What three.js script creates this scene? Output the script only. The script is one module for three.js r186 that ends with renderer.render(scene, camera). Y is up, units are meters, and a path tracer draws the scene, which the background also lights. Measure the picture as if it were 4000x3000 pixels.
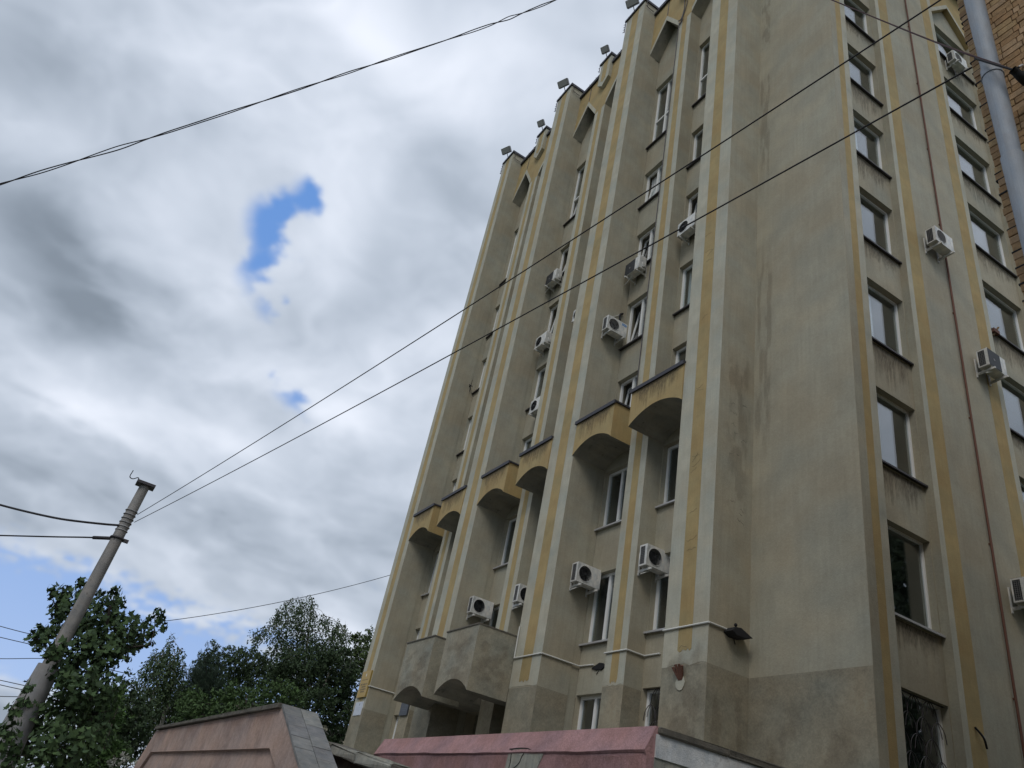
import * as THREE from 'three';
import { mergeGeometries, toCreasedNormals } from 'three/addons/utils/BufferGeometryUtils.js';
import { RoundedBoxGeometry } from 'three/addons/geometries/RoundedBoxGeometry.js';

// ───────────────────────── camera, sky, sun, exposure ─────────────────────────
const scene = new THREE.Scene();
const FPX = 2996.8;                                   // focal length in pixels of the 4000 x 3000 photograph
const camera = new THREE.PerspectiveCamera(2 * Math.atan(1500 / FPX) * 180 / Math.PI, 4 / 3, 0.1, 2500);
camera.rotation.order = 'YXZ';
camera.rotation.set(0.5576, 1.1259, 0.2160);
camera.position.set(7.4963, 1.6, 10.6025);
camera.updateMatrixWorld(true);
scene.add(camera);

const renderer = new THREE.WebGLRenderer({ antialias: true });
renderer.toneMapping = THREE.LinearToneMapping;
renderer.toneMappingExposure = 1.12;
renderer.shadowMap.enabled = true;

// seeded helpers -------------------------------------------------------------
function rng(seed) { let s = seed >>> 0; return () => { s = (s + 0x6D2B79F5) >>> 0; let t = s; t = Math.imul(t ^ (t >>> 15), t | 1); t ^= t + Math.imul(t ^ (t >>> 7), t | 61); return ((t ^ (t >>> 14)) >>> 0) / 4294967296; }; }
function lattice(seed, n) { const r = rng(seed), a = new Float32Array(n * n); for (let i = 0; i < a.length; i++) a[i] = r(); return a; }
const LAT = lattice(77, 256);
function vnoise(x, y, per = 256) {                    // tileable value noise (period per, a divisor of 256 or 256)
  const xi = Math.floor(x), yi = Math.floor(y), fx = x - xi, fy = y - yi;
  const u = fx * fx * (3 - 2 * fx), v = fy * fy * (3 - 2 * fy);
  const x0 = ((xi % per) + per) % per, x1 = (x0 + 1) % per, y0 = ((yi % per) + per) % per, y1 = (y0 + 1) % per;
  const a = LAT[y0 * 256 + x0], b = LAT[y0 * 256 + x1], c = LAT[y1 * 256 + x0], d = LAT[y1 * 256 + x1];
  return a + (b - a) * u + (c - a) * v + (a - b - c + d) * u * v;
}
function fbm(x, y, oct, per = 256) { let s = 0, a = 0.5, t = 0; for (let i = 0; i < oct; i++) { s += a * vnoise(x, y, per); t += a; a *= 0.5; x *= 2; y *= 2; per = Math.min(256, per * 2); } return s / t; }

// the sky: one broken layer of grey and white cumulus with a few blue gaps ----
function makeSky() {
  const W = 2048, H = 1024, data = new Float32Array(W * H * 4);
  const D2R = Math.PI / 180;
  // gaps and denser banks by azimuth, elevation, half-widths (deg), tilt (deg), strength
  const gaps = [[-178.4, 40.8, 0.9, 1.3, 10, 1.0], [179.6, 38.6, 1.2, 0.9, 25, 0.75], [-179.6, 37.0, 0.8, 1.3, 0, 0.95], [-178.4, 34.8, 0.7, 1.2, -20, 0.95], [-176.6, 33.0, 0.9, 0.8, -35, 0.7], [-173.3, 28.0, 0.6, 0.6, 0, 0.9], [-171.2, 26.4, 1.2, 0.7, 15, 0.95],
    [177.5, 8.0, 7, 2.2, 0, 1.2], [-172, 7.5, 8, 2.4, 0, 1.15], [160, 6.5, 9, 1.8, 0, 1.0], [-150, 7, 10, 2, 0, 0.9]];
  const tones = [[159.3, 39.0, 3.6, 2.8, -12, -0.9], [162.8, 34.8, 2.0, 2.0, -12, 0.8], [169.6, 41.7, 5.5, 3.0, -12, -0.45], [172.6, 47.2, 4.1, 2.0, -12, -0.2], [-176.3, 53.2, 3.6, 2.2, -12, 0.95], [-166.1, 51.9, 2.8, 2.8, -12, 0.4], [173.5, 34.6, 2.6, 3.2, -12, 0.95], [-179.3, 33.4, 1.7, 2.2, -12, 0.8], [-174.6, 37.7, 1.8, 2.3, -12, 0.85], [172.0, 27.3, 4.5, 2.3, -12, -1.1], [168.0, 27.9, 3.4, 1.7, -12, -0.7], [-179.9, 28.6, 3.4, 2.0, -12, -0.55], [-167.7, 37.1, 3.0, 3.2, -12, -0.75], [-164.6, 43.4, 3.4, 3.4, -12, -0.55], [-157.8, 53.8, 3.4, 3.4, -12, 0.45], [171.6, 21.8, 3.0, 1.7, -12, 0.55], [-174.9, 26.7, 3.0, 1.5, -12, 0.8], [-167.3, 26.5, 2.3, 1.8, -12, 0.9], [177.7, 19.2, 3.0, 1.4, -12, 0.85], [173.7, 19.6, 2.8, 1.1, -12, 0.3], [-179.5, 17.0, 5.2, 1.1, -12, -0.75], [-172.6, 21.7, 3.4, 1.2, -12, 0.35], [-164.2, 21.9, 3.2, 1.7, -12, -0.5], [-172.6, 15.7, 3.4, 1.2, -12, 0.7], [179.8, 12.4, 3.4, 1.0, -12, 0.5], [-168.3, 14.6, 3.4, 1.1, -12, -0.5], [-175.1, 12.3, 3.4, 0.8, -12, -0.1], [-176.7, 9.6, 3.4, 0.8, -12, 0.6], [-163.9, 14.0, 2.8, 1.1, -12, 0.5], [176.7, 13.8, 2.8, 0.8, -12, -0.3], [179.3, 4.3, 2.8, 1.1, -12, 0.6]];
  const blob = (az, el, g) => { let da = az - g[0]; if (da > 180) da -= 360; if (da < -180) da += 360; da *= Math.cos(el * D2R); const de = el - g[1], c = Math.cos(g[4] * D2R), s = Math.sin(g[4] * D2R); const p = (da * c + de * s) / g[2], q = (-da * s + de * c) / g[3]; return g[5] * Math.exp(-0.5 * (p * p + q * q)); };
  for (let j = 0; j < H; j++) {
    const el = ((j + 0.5) / H - 0.5) * 180, se = Math.sin(el * D2R), ce = Math.cos(el * D2R);
    for (let i = 0; i < W; i++) {
      const az = ((i + 0.5) / W - 0.5) * 360, dx = Math.cos(az * D2R) * ce, dz = Math.sin(az * D2R) * ce, k = (j * W + i) * 4;
      let r, g, b;
      const e = Math.max(0, se);
      // clear air
      const h = Math.pow(1 - e, 3);
      const br = 0.12 + 0.30 * h, bg = 0.27 + 0.28 * h, bb = 0.62 + 0.18 * h;
      if (se < -0.02) { r = 0.16; g = 0.16; b = 0.15; } else {
        const q = 1 / (e + 0.22), px = dx * q * 2.6 + 40, pz = dz * q * 2.6 + 40;
        const wx = fbm(px * 1.3 + 7, pz * 1.3, 3) - 0.5, wz = fbm(px * 1.3, pz * 1.3 + 31, 3) - 0.5;
        const n = fbm(px + wx * 1.1, pz + wz * 1.1, 6), n2 = fbm(px * 2.3 + wz * 1.2 + 90, pz * 2.3 + wx * 1.2 + 20, 5), n3 = fbm(px * 7 + wx * 3, pz * 7 + wz * 3 + 60, 4);
        let gap = 0, tone = 0;
        const n4 = fbm(px * 16 + 5, pz * 16 + 9, 4); const ja = az + wx * 4 + (n3 - 0.5) * 3.0 + (n4 - 0.5) * 1.6, je = el + wz * 3 + (n2 - 0.5) * 3.0 + (n4 - 0.5) * 1.2;
        for (const gg of gaps) gap += blob(ja, je, gg);
        for (const t of tones) tone += blob(az + wx * 7 + (n2 - 0.5) * 5 + (n3 - 0.5) * 1.5, el + wz * 6 + (n - 0.5) * 5 + (n3 - 0.5) * 1.5, t);
        const wsp = Math.min(1, gap * 2.2); let cover = 1.16 - gap * 1.0 + wsp * ((n2 - 0.5) * 0.5 + (n3 - 0.5) * 1.0 + (n4 - 0.5) * 0.9);
        cover += Math.min(0, (n - 0.30) * 2.5);
        cover = Math.min(1, Math.max(0, cover)); cover = cover * cover * (3 - 2 * cover);
        const puff = 1 - Math.abs(2 * fbm(px * 1.7 + wx * 1.6 + 13, pz * 1.7 + wz * 1.6 + 51, 5) - 1) * 2.2; let L = 0.56 + (n - 0.5) * 0.42 + (n2 - 0.5) * 0.20 + (puff - 0.45) * 0.09 + (n3 - 0.5) * 0.09 + (n4 - 0.5) * 0.03 + tone * 0.17 + 0.12 * (e - 0.3);
        L = Math.min(0.90, Math.max(0.27, L)); L = Math.min(L, 0.36 + 0.54 * cover + 0.2);
        const t = (L - 0.27) / 0.63;
        const cr = L * (0.80 + 0.13 * t), cg = L * (0.955 + 0.02 * t), cb = L * (1.165 - 0.085 * t);
        r = br + (cr - br) * cover; g = bg + (cg - bg) * cover; b = bb + (cb - bb) * cover;
      }
      data[k] = r; data[k + 1] = g; data[k + 2] = b; data[k + 3] = 1;
    }
  }
  const t = new THREE.DataTexture(data, W, H, THREE.RGBAFormat, THREE.FloatType);
  t.mapping = THREE.EquirectangularReflectionMapping; t.magFilter = THREE.LinearFilter; t.minFilter = THREE.LinearFilter; t.wrapS = THREE.RepeatWrapping; t.needsUpdate = true;
  return t;
}
const skyTex = makeSky();
scene.background = skyTex; scene.environment = skyTex;

const sun = new THREE.DirectionalLight(0xfff8ee, 0.85);
sun.position.set(28, 66, 40); sun.target.position.set(-8, 10, 0);
sun.castShadow = true; sun.shadow.radius = 40; sun.shadow.mapSize.set(2048, 2048);
Object.assign(sun.shadow.camera, { left: -60, right: 60, top: 60, bottom: -60, near: 1, far: 200 });
scene.add(sun, sun.target);

// ───────────────────────── photograph pixel -> direction ─────────────────────────
const CP = camera.position.clone();
function ray(u, v) { return new THREE.Vector3((u - 2000) / FPX, -(v - 1500) / FPX, -1).applyQuaternion(camera.quaternion); }
function onZ(u, v, z) { const d = ray(u, v); return d.multiplyScalar((z - CP.z) / d.z).add(CP); }
function onX(u, v, x) { const d = ray(u, v); return d.multiplyScalar((x - CP.x) / d.x).add(CP); }
function atD(u, v, D) { const d = ray(u, v); return d.multiplyScalar(D / Math.hypot(d.x, d.z)).add(CP); }

// ───────────────────────── names and helpers ─────────────────────────
const used = {};
function numbered(n) { const k = used[n] = (used[n] ?? -1) + 1; return k ? n + '_' + String(k).padStart(3, '0') : n; }
function tag(o, label, category, group) { o.userData.label = label; o.userData.category = category; if (group) o.userData.group = group; return o; }
function thing(name, label, category, pos = [0, 0, 0], ry = 0, group) { const o = new THREE.Group(); o.name = numbered(name); o.position.set(...pos); o.rotation.y = ry; tag(o, label, category, group); scene.add(o); return o; }
function mesh(name, geo, mat, parent) { const m = new THREE.Mesh(Array.isArray(geo) ? merge(geo) : geo, mat); m.name = parent ? name : numbered(name); m.castShadow = m.receiveShadow = true; (parent || scene).add(m); return m; }
function struct(name, geo, mat) { const m = mesh(name, geo, mat); m.userData.kind = 'structure'; return m; }
function norm(g) { let h = g.index ? g.toNonIndexed() : g; for (const k of Object.keys(h.attributes)) if (!['position', 'normal', 'uv'].includes(k)) h.deleteAttribute(k); return h; }
function merge(list) { return mergeGeometries(list.map(norm), false); }
// texture coordinates in metres, from the face's main direction
function uvm(g, ox = 0, oy = 0) {
  g = norm(g); if (!g.attributes.normal) g.computeVertexNormals();
  const p = g.attributes.position, n = g.attributes.normal, uv = new Float32Array(p.count * 2);
  for (let f = 0; f < p.count; f += 3) {
    let ax = 0, ay = 0, az = 0; for (let i = 0; i < 3; i++) { ax += n.getX(f + i); ay += n.getY(f + i); az += n.getZ(f + i); }
    ax = Math.abs(ax); ay = Math.abs(ay); az = Math.abs(az);
    for (let i = 0; i < 3; i++) {
      const x = p.getX(f + i), y = p.getY(f + i), z = p.getZ(f + i); let a, b;
      if (ax >= ay && ax >= az) { a = z + 3.7; b = y; } else if (az >= ay) { a = x; b = y; } else { a = x; b = z; }
      uv[(f + i) * 2] = a + ox; uv[(f + i) * 2 + 1] = b + oy;
    }
  }
  g.setAttribute('uv', new THREE.BufferAttribute(uv, 2)); return g;
}
function box(x0, x1, y0, y1, z0, z1) { const g = new THREE.BoxGeometry(Math.abs(x1 - x0), Math.abs(y1 - y0), Math.abs(z1 - z0)); g.translate((x0 + x1) / 2, (y0 + y1) / 2, (z0 + z1) / 2); return uvm(g); }
function shapeOf(pts) { const s = new THREE.Shape(); pts.forEach((p, i) => i ? s.lineTo(p[0], p[1]) : s.moveTo(p[0], p[1])); s.closePath(); return s; }
function extr(shape, z0, z1, seg = 12) { const g = new THREE.ExtrudeGeometry(shape, { depth: z1 - z0, bevelEnabled: false, curveSegments: seg }); g.translate(0, 0, z0); return uvm(g); }
// material groups picked by the direction each face looks
function byNormal(g, pick) {
  const p = g.attributes.position, n = g.attributes.normal, lists = [];
  for (let f = 0; f < p.count; f += 3) { const k = pick((n.getX(f) + n.getX(f + 1) + n.getX(f + 2)) / 3, (n.getY(f) + n.getY(f + 1) + n.getY(f + 2)) / 3, (n.getZ(f) + n.getZ(f + 1) + n.getZ(f + 2)) / 3); (lists[k] ??= []).push(f); }
  const out = new THREE.BufferGeometry(); const order = lists.flat().flatMap(f => [f, f + 1, f + 2]);
  for (const key of ['position', 'normal', 'uv']) { const a = g.attributes[key], arr = new Float32Array(order.length * a.itemSize); order.forEach((s, i) => { for (let c = 0; c < a.itemSize; c++) arr[i * a.itemSize + c] = a.array[s * a.itemSize + c]; }); out.setAttribute(key, new THREE.BufferAttribute(arr, a.itemSize)); }
  let start = 0; lists.forEach((l, k) => { if (l) { out.addGroup(start, l.length * 3, k); start += l.length * 3; } });
  return out;
}
function tube(pts, r, rad = 6, seg) { const c = new THREE.CatmullRomCurve3(pts.map(p => Array.isArray(p) ? new THREE.Vector3(...p) : p), false, 'centripetal'); return norm(new THREE.TubeGeometry(c, seg ?? Math.max(2, (pts.length - 1) * 6), r, rad, false)); }
function rod(a, b, r, rad = 6, r2 = r) { a = new THREE.Vector3(...(Array.isArray(a) ? a : a.toArray())); b = new THREE.Vector3(...(Array.isArray(b) ? b : b.toArray())); const d = b.clone().sub(a), g = new THREE.CylinderGeometry(r2, r, d.length(), rad); g.applyQuaternion(new THREE.Quaternion().setFromUnitVectors(new THREE.Vector3(0, 1, 0), d.normalize())); const m = a.add(b).multiplyScalar(0.5); g.translate(m.x, m.y, m.z); return norm(g); }

// ───────────────────────── procedural surfaces ─────────────────────────
// neutral variation maps, multiplied by each material's own colour
function variation(size, fn, srgb = true) {
  const d = new Uint8Array(size * size * 4);
  for (let j = 0; j < size; j++) for (let i = 0; i < size; i++) { const c = fn(i / size, j / size), k = (j * size + i) * 4; d[k] = Math.max(0, Math.min(255, c[0] * 255)); d[k + 1] = Math.max(0, Math.min(255, c[1] * 255)); d[k + 2] = Math.max(0, Math.min(255, c[2] * 255)); d[k + 3] = 255; }
  const t = new THREE.DataTexture(d, size, size); t.wrapS = t.wrapT = THREE.RepeatWrapping; t.magFilter = THREE.LinearFilter; t.minFilter = THREE.LinearMipmapLinearFilter; t.generateMipmaps = true; if (srgb) t.colorSpace = THREE.SRGBColorSpace; t.needsUpdate = true; return t;
}
const plasterVar = variation(1024, (u, v) => {
  const big = fbm(u * 4, v * 4, 4, 4), streak = fbm(u * 64, v * 4, 3, 4 * 16) , mid = fbm(u * 16 + 3, v * 16, 4, 16), fine = vnoise(u * 256, v * 256, 256);
  const st = vnoise(u * 128, v * 8, 128);
  let l = 0.925 + (big - 0.5) * 0.13 + (mid - 0.5) * 0.10 + (st - 0.5) * 0.035 + (fine - 0.5) * 0.05;
  const warm = (fbm(u * 8 + 5, v * 8 + 9, 3, 8) - 0.5) * 0.06;
  return [l + warm, l, l - warm];
});
const grimeVar = variation(1024, (u, v) => {
  const big = fbm(u * 4, v * 4, 5, 4), mid = fbm(u * 16 + 3, v * 16, 4, 16), st = fbm(u * 32, v * 4 + 2, 4, 32), fine = vnoise(u * 256, v * 256, 256);
  let l = 0.90 + (big - 0.5) * 0.30 + (mid - 0.5) * 0.16 + (st - 0.5) * 0.14 + (fine - 0.5) * 0.07;
  const spot = fbm(u * 32 + 11, v * 32 + 5, 3, 32); if (spot > 0.72) l -= (spot - 0.72) * 0.9;
  const w = (mid - 0.5) * 0.05; return [l + w, l, l - w];
});
const stuccoVar = variation(1024, (u, v) => {
  const big = fbm(u * 4 + 2, v * 4, 5, 4), mid = fbm(u * 16 + 3, v * 16 + 8, 4, 16), small = fbm(u * 64, v * 64, 2, 64), fine = vnoise(u * 256, v * 256, 256);
  const l = 0.90 + (big - 0.5) * 0.22 + (mid - 0.5) * 0.15 + (small - 0.5) * 0.10 + (fine - 0.5) * 0.10, w = (fbm(u * 8 + 5, v * 8 + 1, 3, 8) - 0.5) * 0.07; return [l + w, l, l - w];
});
const roughVar = variation(512, (u, v) => { const n = fbm(u * 64, v * 64, 3, 64) * 0.6 + vnoise(u * 256, v * 256, 256) * 0.4; return [n, n, n]; }, false);
function rep(t, m, ox = 0, oy = 0) { const c = t.clone(); c.repeat.set(1 / m, 1 / m); c.offset.set(ox, oy); c.needsUpdate = true; return c; }
function surf(color, map, metres, { rough = 0.92, bump = 0.004, bm = 1.2, ox = 0, oy = 0, ...more } = {}) { return new THREE.MeshStandardMaterial({ color, roughness: rough, map: map ? rep(map, metres, ox, oy) : null, bumpMap: bump ? rep(roughVar, bm) : null, bumpScale: bump, ...more }); }
const lin = (r, g, b) => new THREE.Color().setRGB(r, g, b);

const M = {
  beige: surf(lin(0.418, 0.388, 0.295), plasterVar, 7.3),
  beigeSide: surf(lin(0.418, 0.388, 0.295), plasterVar, 5.9, { ox: 0.31, oy: 0.17 }),
  low: surf(lin(0.335, 0.305, 0.225), stuccoVar, 6.1, { ox: 0.2 }),
  pale: surf(lin(0.50, 0.485, 0.39), plasterVar, 4.3, { ox: 0.6 }),
  ochre: surf(lin(0.445, 0.335, 0.155), plasterVar, 3.7, { oy: 0.4 }),
  soffit: surf(lin(0.34, 0.32, 0.26), grimeVar, 4.1),
  canopy: surf(lin(0.35, 0.33, 0.255), stuccoVar, 4.4, { ox: 0.4 }),
  coping: new THREE.MeshStandardMaterial({ color: lin(0.05, 0.05, 0.06), roughness: 0.6, metalness: 0.3 }),
  sillDark: new THREE.MeshStandardMaterial({ color: lin(0.07, 0.065, 0.07), roughness: 0.55, metalness: 0.4 }),
  sillPale: new THREE.MeshStandardMaterial({ color: lin(0.45, 0.45, 0.45), roughness: 0.5, metalness: 0.2 }),
  frame: new THREE.MeshStandardMaterial({ color: lin(0.80, 0.81, 0.80), roughness: 0.45 }),
  glass: new THREE.MeshPhysicalMaterial({ color: lin(0.86, 0.91, 0.93), roughness: 0.015, transmission: 1, thickness: 0, ior: 1.95 }),
  room: new THREE.MeshStandardMaterial({ color: lin(0.42, 0.42, 0.40), roughness: 0.95 }),
  curtain: new THREE.MeshStandardMaterial({ color: lin(0.72, 0.72, 0.70), roughness: 0.95, side: THREE.DoubleSide }),
  door: new THREE.MeshStandardMaterial({ color: lin(0.05, 0.04, 0.035), roughness: 0.5 }),
  acWhite: surf(lin(0.78, 0.78, 0.74), grimeVar, 1.7, { rough: 0.5, bump: 0 }),
  acDark: new THREE.MeshStandardMaterial({ color: lin(0.025, 0.027, 0.03), roughness: 0.6 }),
  acGrey: new THREE.MeshStandardMaterial({ color: lin(0.20, 0.20, 0.20), roughness: 0.6 }),
  black: new THREE.MeshStandardMaterial({ color: lin(0.012, 0.012, 0.014), roughness: 0.9 }),
  conduit: new THREE.MeshStandardMaterial({ color: lin(0.62, 0.62, 0.58), roughness: 0.6 }),
  wire: new THREE.MeshStandardMaterial({ color: lin(0.03, 0.03, 0.035), roughness: 0.9 }),
  cable: new THREE.MeshStandardMaterial({ color: lin(0.045, 0.018, 0.022), roughness: 0.9 }),
  rust: surf(lin(0.17, 0.075, 0.05), grimeVar, 0.9, { rough: 0.8, bump: 0 }),
  zinc: surf(lin(0.30, 0.34, 0.39), plasterVar, 1.3, { rough: 0.55, bump: 0.0015, bm: 0.5 }),
  poleM: surf(lin(0.31, 0.30, 0.285), grimeVar, 2.3, { rough: 0.8 }),
  steelM: surf(lin(0.34, 0.34, 0.345), plasterVar, 2.3, { rough: 0.6 }),
  pink: surf(lin(0.55, 0.325, 0.33), stuccoVar, 2.2, { rough: 0.9, bump: 0.012, bm: 0.5 }),
  dusty: surf(lin(0.56, 0.42, 0.365), stuccoVar, 3.1, { rough: 0.95, bump: 0.008, bm: 0.5 }),
  concrete: surf(lin(0.46, 0.46, 0.40), grimeVar, 0.9, { rough: 0.95, bump: 0.01, bm: 0.4 }),
  whitewash: surf(lin(0.66, 0.68, 0.69), grimeVar, 1.6, { ox: 0.5 }),
  rubble: surf(lin(0.30, 0.19, 0.15), grimeVar, 0.9, { rough: 0.95, bump: 0.012, bm: 0.3 }),
  slab: surf(lin(0.19, 0.175, 0.145), grimeVar, 1.1, { rough: 0.95, bump: 0.01, bm: 0.4 }),
  mortar: surf(lin(0.30, 0.205, 0.115), grimeVar, 0.7, { rough: 1, bump: 0.004, bm: 0.3 }),
  asphalt: surf(lin(0.055, 0.055, 0.055), grimeVar, 5, { bump: 0.004, bm: 0.8 }),
  lawn: surf(lin(0.06, 0.085, 0.03), grimeVar, 6),
  paving: surf(lin(0.24, 0.235, 0.22), grimeVar, 4),
};

// ───────────────────────── ground ─────────────────────────
{
  const g = new THREE.PlaneGeometry(1600, 1600); g.rotateX(-Math.PI / 2); struct('ground', uvm(g), M.lawn);
  struct('road', box(-300, 120, -0.05, 0.004, 12.5, 21), M.asphalt);
  struct('pavement', box(-60, 60, -0.05, 0.12, 8.2, 12.5), M.paving);
}

// ───────────────────────── the office building ─────────────────────────
const office = thing('office_building', 'tall beige office block with ochre striped piers and scalloped hoods', 'building', [0, 0, 0]);
const TOP = 35.84, FR = 35.28, BAND = 5.6, ZT = -0.66, ZW = -1.19;
const piers = [{ l: -22.2, r: -21.07 }, { l: -16.63, r: -15.35 }, { l: -10.95, r: -9.6 }, { l: -4.98, r: -3.70 }];
const thins = [{ l: -19.28, r: -18.5 }, { l: -13.55, r: -12.77 }, { l: -7.8, r: -7.02 }];
const stripeR = rng(5);
function stripe(name, x0, x1, y0, y1, z, mat, parent, ragged = 0.12) {           // a painted band with an uneven lower end
  const n = 8, pts = []; for (let i = 0; i <= n; i++) pts.push([x0 + (x1 - x0) * i / n, y0 + (stripeR() - 0.5) * 2 * ragged]);
  pts.push([x1, y1], [x0, y1]);
  return mesh(name, extr(shapeOf(pts), z, z + 0.004), mat, parent);
}
piers.forEach((p, i) => {
  const m = mesh('pier', box(p.l, p.r, BAND, TOP, -0.95 - (i === 3 ? 0.25 : 0), 0), M.beigeSide, office);
  mesh('pier_base', box(p.l, p.r, 0, BAND, -0.95 - (i === 3 ? 0.25 : 0), 0), M.low, m);
  mesh('pier_core', box(p.l + 0.02, p.r - 0.02, 0, FR, -1.6, -0.951), M.beigeSide, m);
  const w = p.r - p.l;
  stripe('pale_stripe', p.l + 0.003, p.r - 0.003, 5.62, TOP - 0.01, 0.001, M.pale, m, 0.03);
  stripe('ochre_stripe', p.l + w * 0.34, p.l + w * (i === 3 ? 0.65 : 0.68), [5.9, 5.8, 5.75, 5.9][i], TOP - 0.01, 0.006, M.ochre, m, 0.035);
  mesh('pier_coping', [box(p.l - 0.06, p.r + 0.06, TOP, TOP + 0.05, -1.0, 0.07), box(p.l - 0.06, p.r + 0.06, TOP - 0.09, TOP, 0.012, 0.07), box(p.r + 0.01, p.r + 0.06, TOP - 0.09, TOP, -1.0, 0.012)], M.coping, m);
});
thins.forEach(p => {
  const m = mesh('slim_pier', box(p.l, p.r, BAND, 32.2, -1.5, ZT), M.beigeSide, office);
  mesh('pier_base', box(p.l, p.r, 0, BAND, -1.5, ZT), M.low, m);
  const w = p.r - p.l;
  stripe('pale_stripe', p.l + 0.003, p.r - 0.003, 5.62, 32.2, ZT + 0.001, M.pale, m, 0.03);
  stripe('ochre_stripe', p.l + w * 0.33, p.l + w * 0.68, 5.7, 32.25, ZT + 0.006, M.ochre, m, 0.06);
});
// half bays between piers
const bays = [];
for (let i = 0; i < 3; i++) { bays.push({ l: piers[i].r, r: thins[i].l, i, h: 0 }); bays.push({ l: thins[i].r, r: piers[i + 1].l, i, h: 1 }); }
const SILLS = [3.65, 6.95, 10.2, 13.45, 16.6, 19.88, 23.15, 26.55], HEADS = [5.66, 8.84, 12.02, 15.3, 18.5, 21.73, 25.0, 30.3];

// windows: built facing +z in their own frame, then placed
function windowAt(parent, w, h, pos, ry, { mull, cross, tilt, pale, curtain, sillL = 0.05, sillR = 0.0, grille, fw = 0.075, d = 0.07 } = {}) {
  const bars = [box(0, w, 0, fw, -d, 0), box(0, w, h - fw, h, -d, 0), box(0, fw, fw, h - fw, -d, 0), box(w - fw, w, fw, h - fw, -d, 0)];
  if (mull) bars.push(box(mull - fw * 0.6, mull + fw * 0.6, fw, h - fw, -d, 0.002));
  if (cross) bars.push(box(fw, w - fw, cross - fw * 0.55, cross + fw * 0.55, -d, 0.001));
  const m = mesh('window', bars, M.frame, parent); m.position.set(...pos); m.rotation.y = ry;
  const xs = mull ? [[fw, mull - fw * 0.6], [mull + fw * 0.6, w - fw]] : [[fw, w - fw]];
  const ys = cross ? [[fw, cross - fw * 0.55], [cross + fw * 0.55, h - fw]] : [[fw, h - fw]];
  xs.forEach((x, a) => ys.forEach((y, b) => {
    if (tilt && a === 0 && b === 0) {                                               // this light hangs open, tilted inwards at its head
      const W = x[1] - x[0], Hh = y[1] - y[0], f = 0.05, g = [box(0, W, 0, f, -0.05, 0), box(0, W, Hh - f, Hh, -0.05, 0), box(0, f, f, Hh - f, -0.05, 0), box(W - f, W, f, Hh - f, -0.05, 0)];
      const s = mesh('tilted_sash', g, M.frame, m); s.position.set(x[0], y[0], -0.03); s.rotation.x = -tilt;
      const p = mesh('pane', new THREE.PlaneGeometry(W - 2 * f, Hh - 2 * f), M.glass, m); p.position.set(x[0] + W / 2, y[0] + Math.cos(tilt) * Hh / 2, -0.055 - Math.sin(tilt) * Hh / 2); p.rotation.x = -tilt;
    } else { const p = mesh('pane', new THREE.PlaneGeometry(x[1] - x[0], y[1] - y[0]), M.glass, m); p.position.set((x[0] + x[1]) / 2, (y[0] + y[1]) / 2, -0.035); const p2 = mesh('inner_pane', p.geometry, M.glass, m); p2.position.set((x[0] + x[1]) / 2, (y[0] + y[1]) / 2, -0.055); }
  }));
  if (curtain) {
    const n = 40, W = w * curtain, g = new THREE.PlaneGeometry(W, h * 0.98, n, 1), p = g.attributes.position; for (let i = 0; i < p.count; i++) p.setZ(i, Math.sin(p.getX(i) * 46) * 0.018); g.computeVertexNormals();
    const c = mesh('curtain', g, M.curtain, m); c.position.set(W / 2 + 0.05, h / 2, -0.2);
  }
  mesh('sill', [box(-sillL, w + sillR, -0.045, -0.02, 0.0, 0.25), box(-sillL, w + sillR, -0.065, -0.045, 0.235, 0.25)], pale ? M.sillPale : M.sillDark, m);
  if (grille) {
    const gs = []; const rows = Math.round(h / 0.34), cols = Math.max(2, Math.round(w / 0.42));
    gs.push(box(0, w, -0.01, 0.015, 0.04, 0.06), box(0, w, h - 0.02, h, 0.04, 0.06));
    for (let c = 0; c < cols; c++) for (let r = 0; r < rows; r++) { const x = (c + (r % 2 ? 0.5 : 0)) * w / cols, y = r * h / rows, W = w / cols, Hh = h / rows; if (x + W > w + 0.05) continue; gs.push(tube([[x, y, 0.05], [x + W * 0.1, y + Hh * 0.6, 0.05], [x + W * 0.5, y + Hh, 0.05], [x + W * 0.9, y + Hh * 0.6, 0.05], [x + W, y, 0.05]], 0.009, 5, 10), tube([[x + W * 0.28, y + Hh * 0.2, 0.05], [x + W * 0.4, y + Hh * 0.75, 0.05], [x + W * 0.5, y + Hh * 0.95, 0.05]], 0.008, 5, 6), tube([[x + W * 0.72, y + Hh * 0.2, 0.05], [x + W * 0.6, y + Hh * 0.75, 0.05], [x + W * 0.5, y + Hh * 0.95, 0.05]], 0.008, 5, 6)); }
    mesh('window_grille', gs, M.sillDark, m);
  }
  return m;
}
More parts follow.
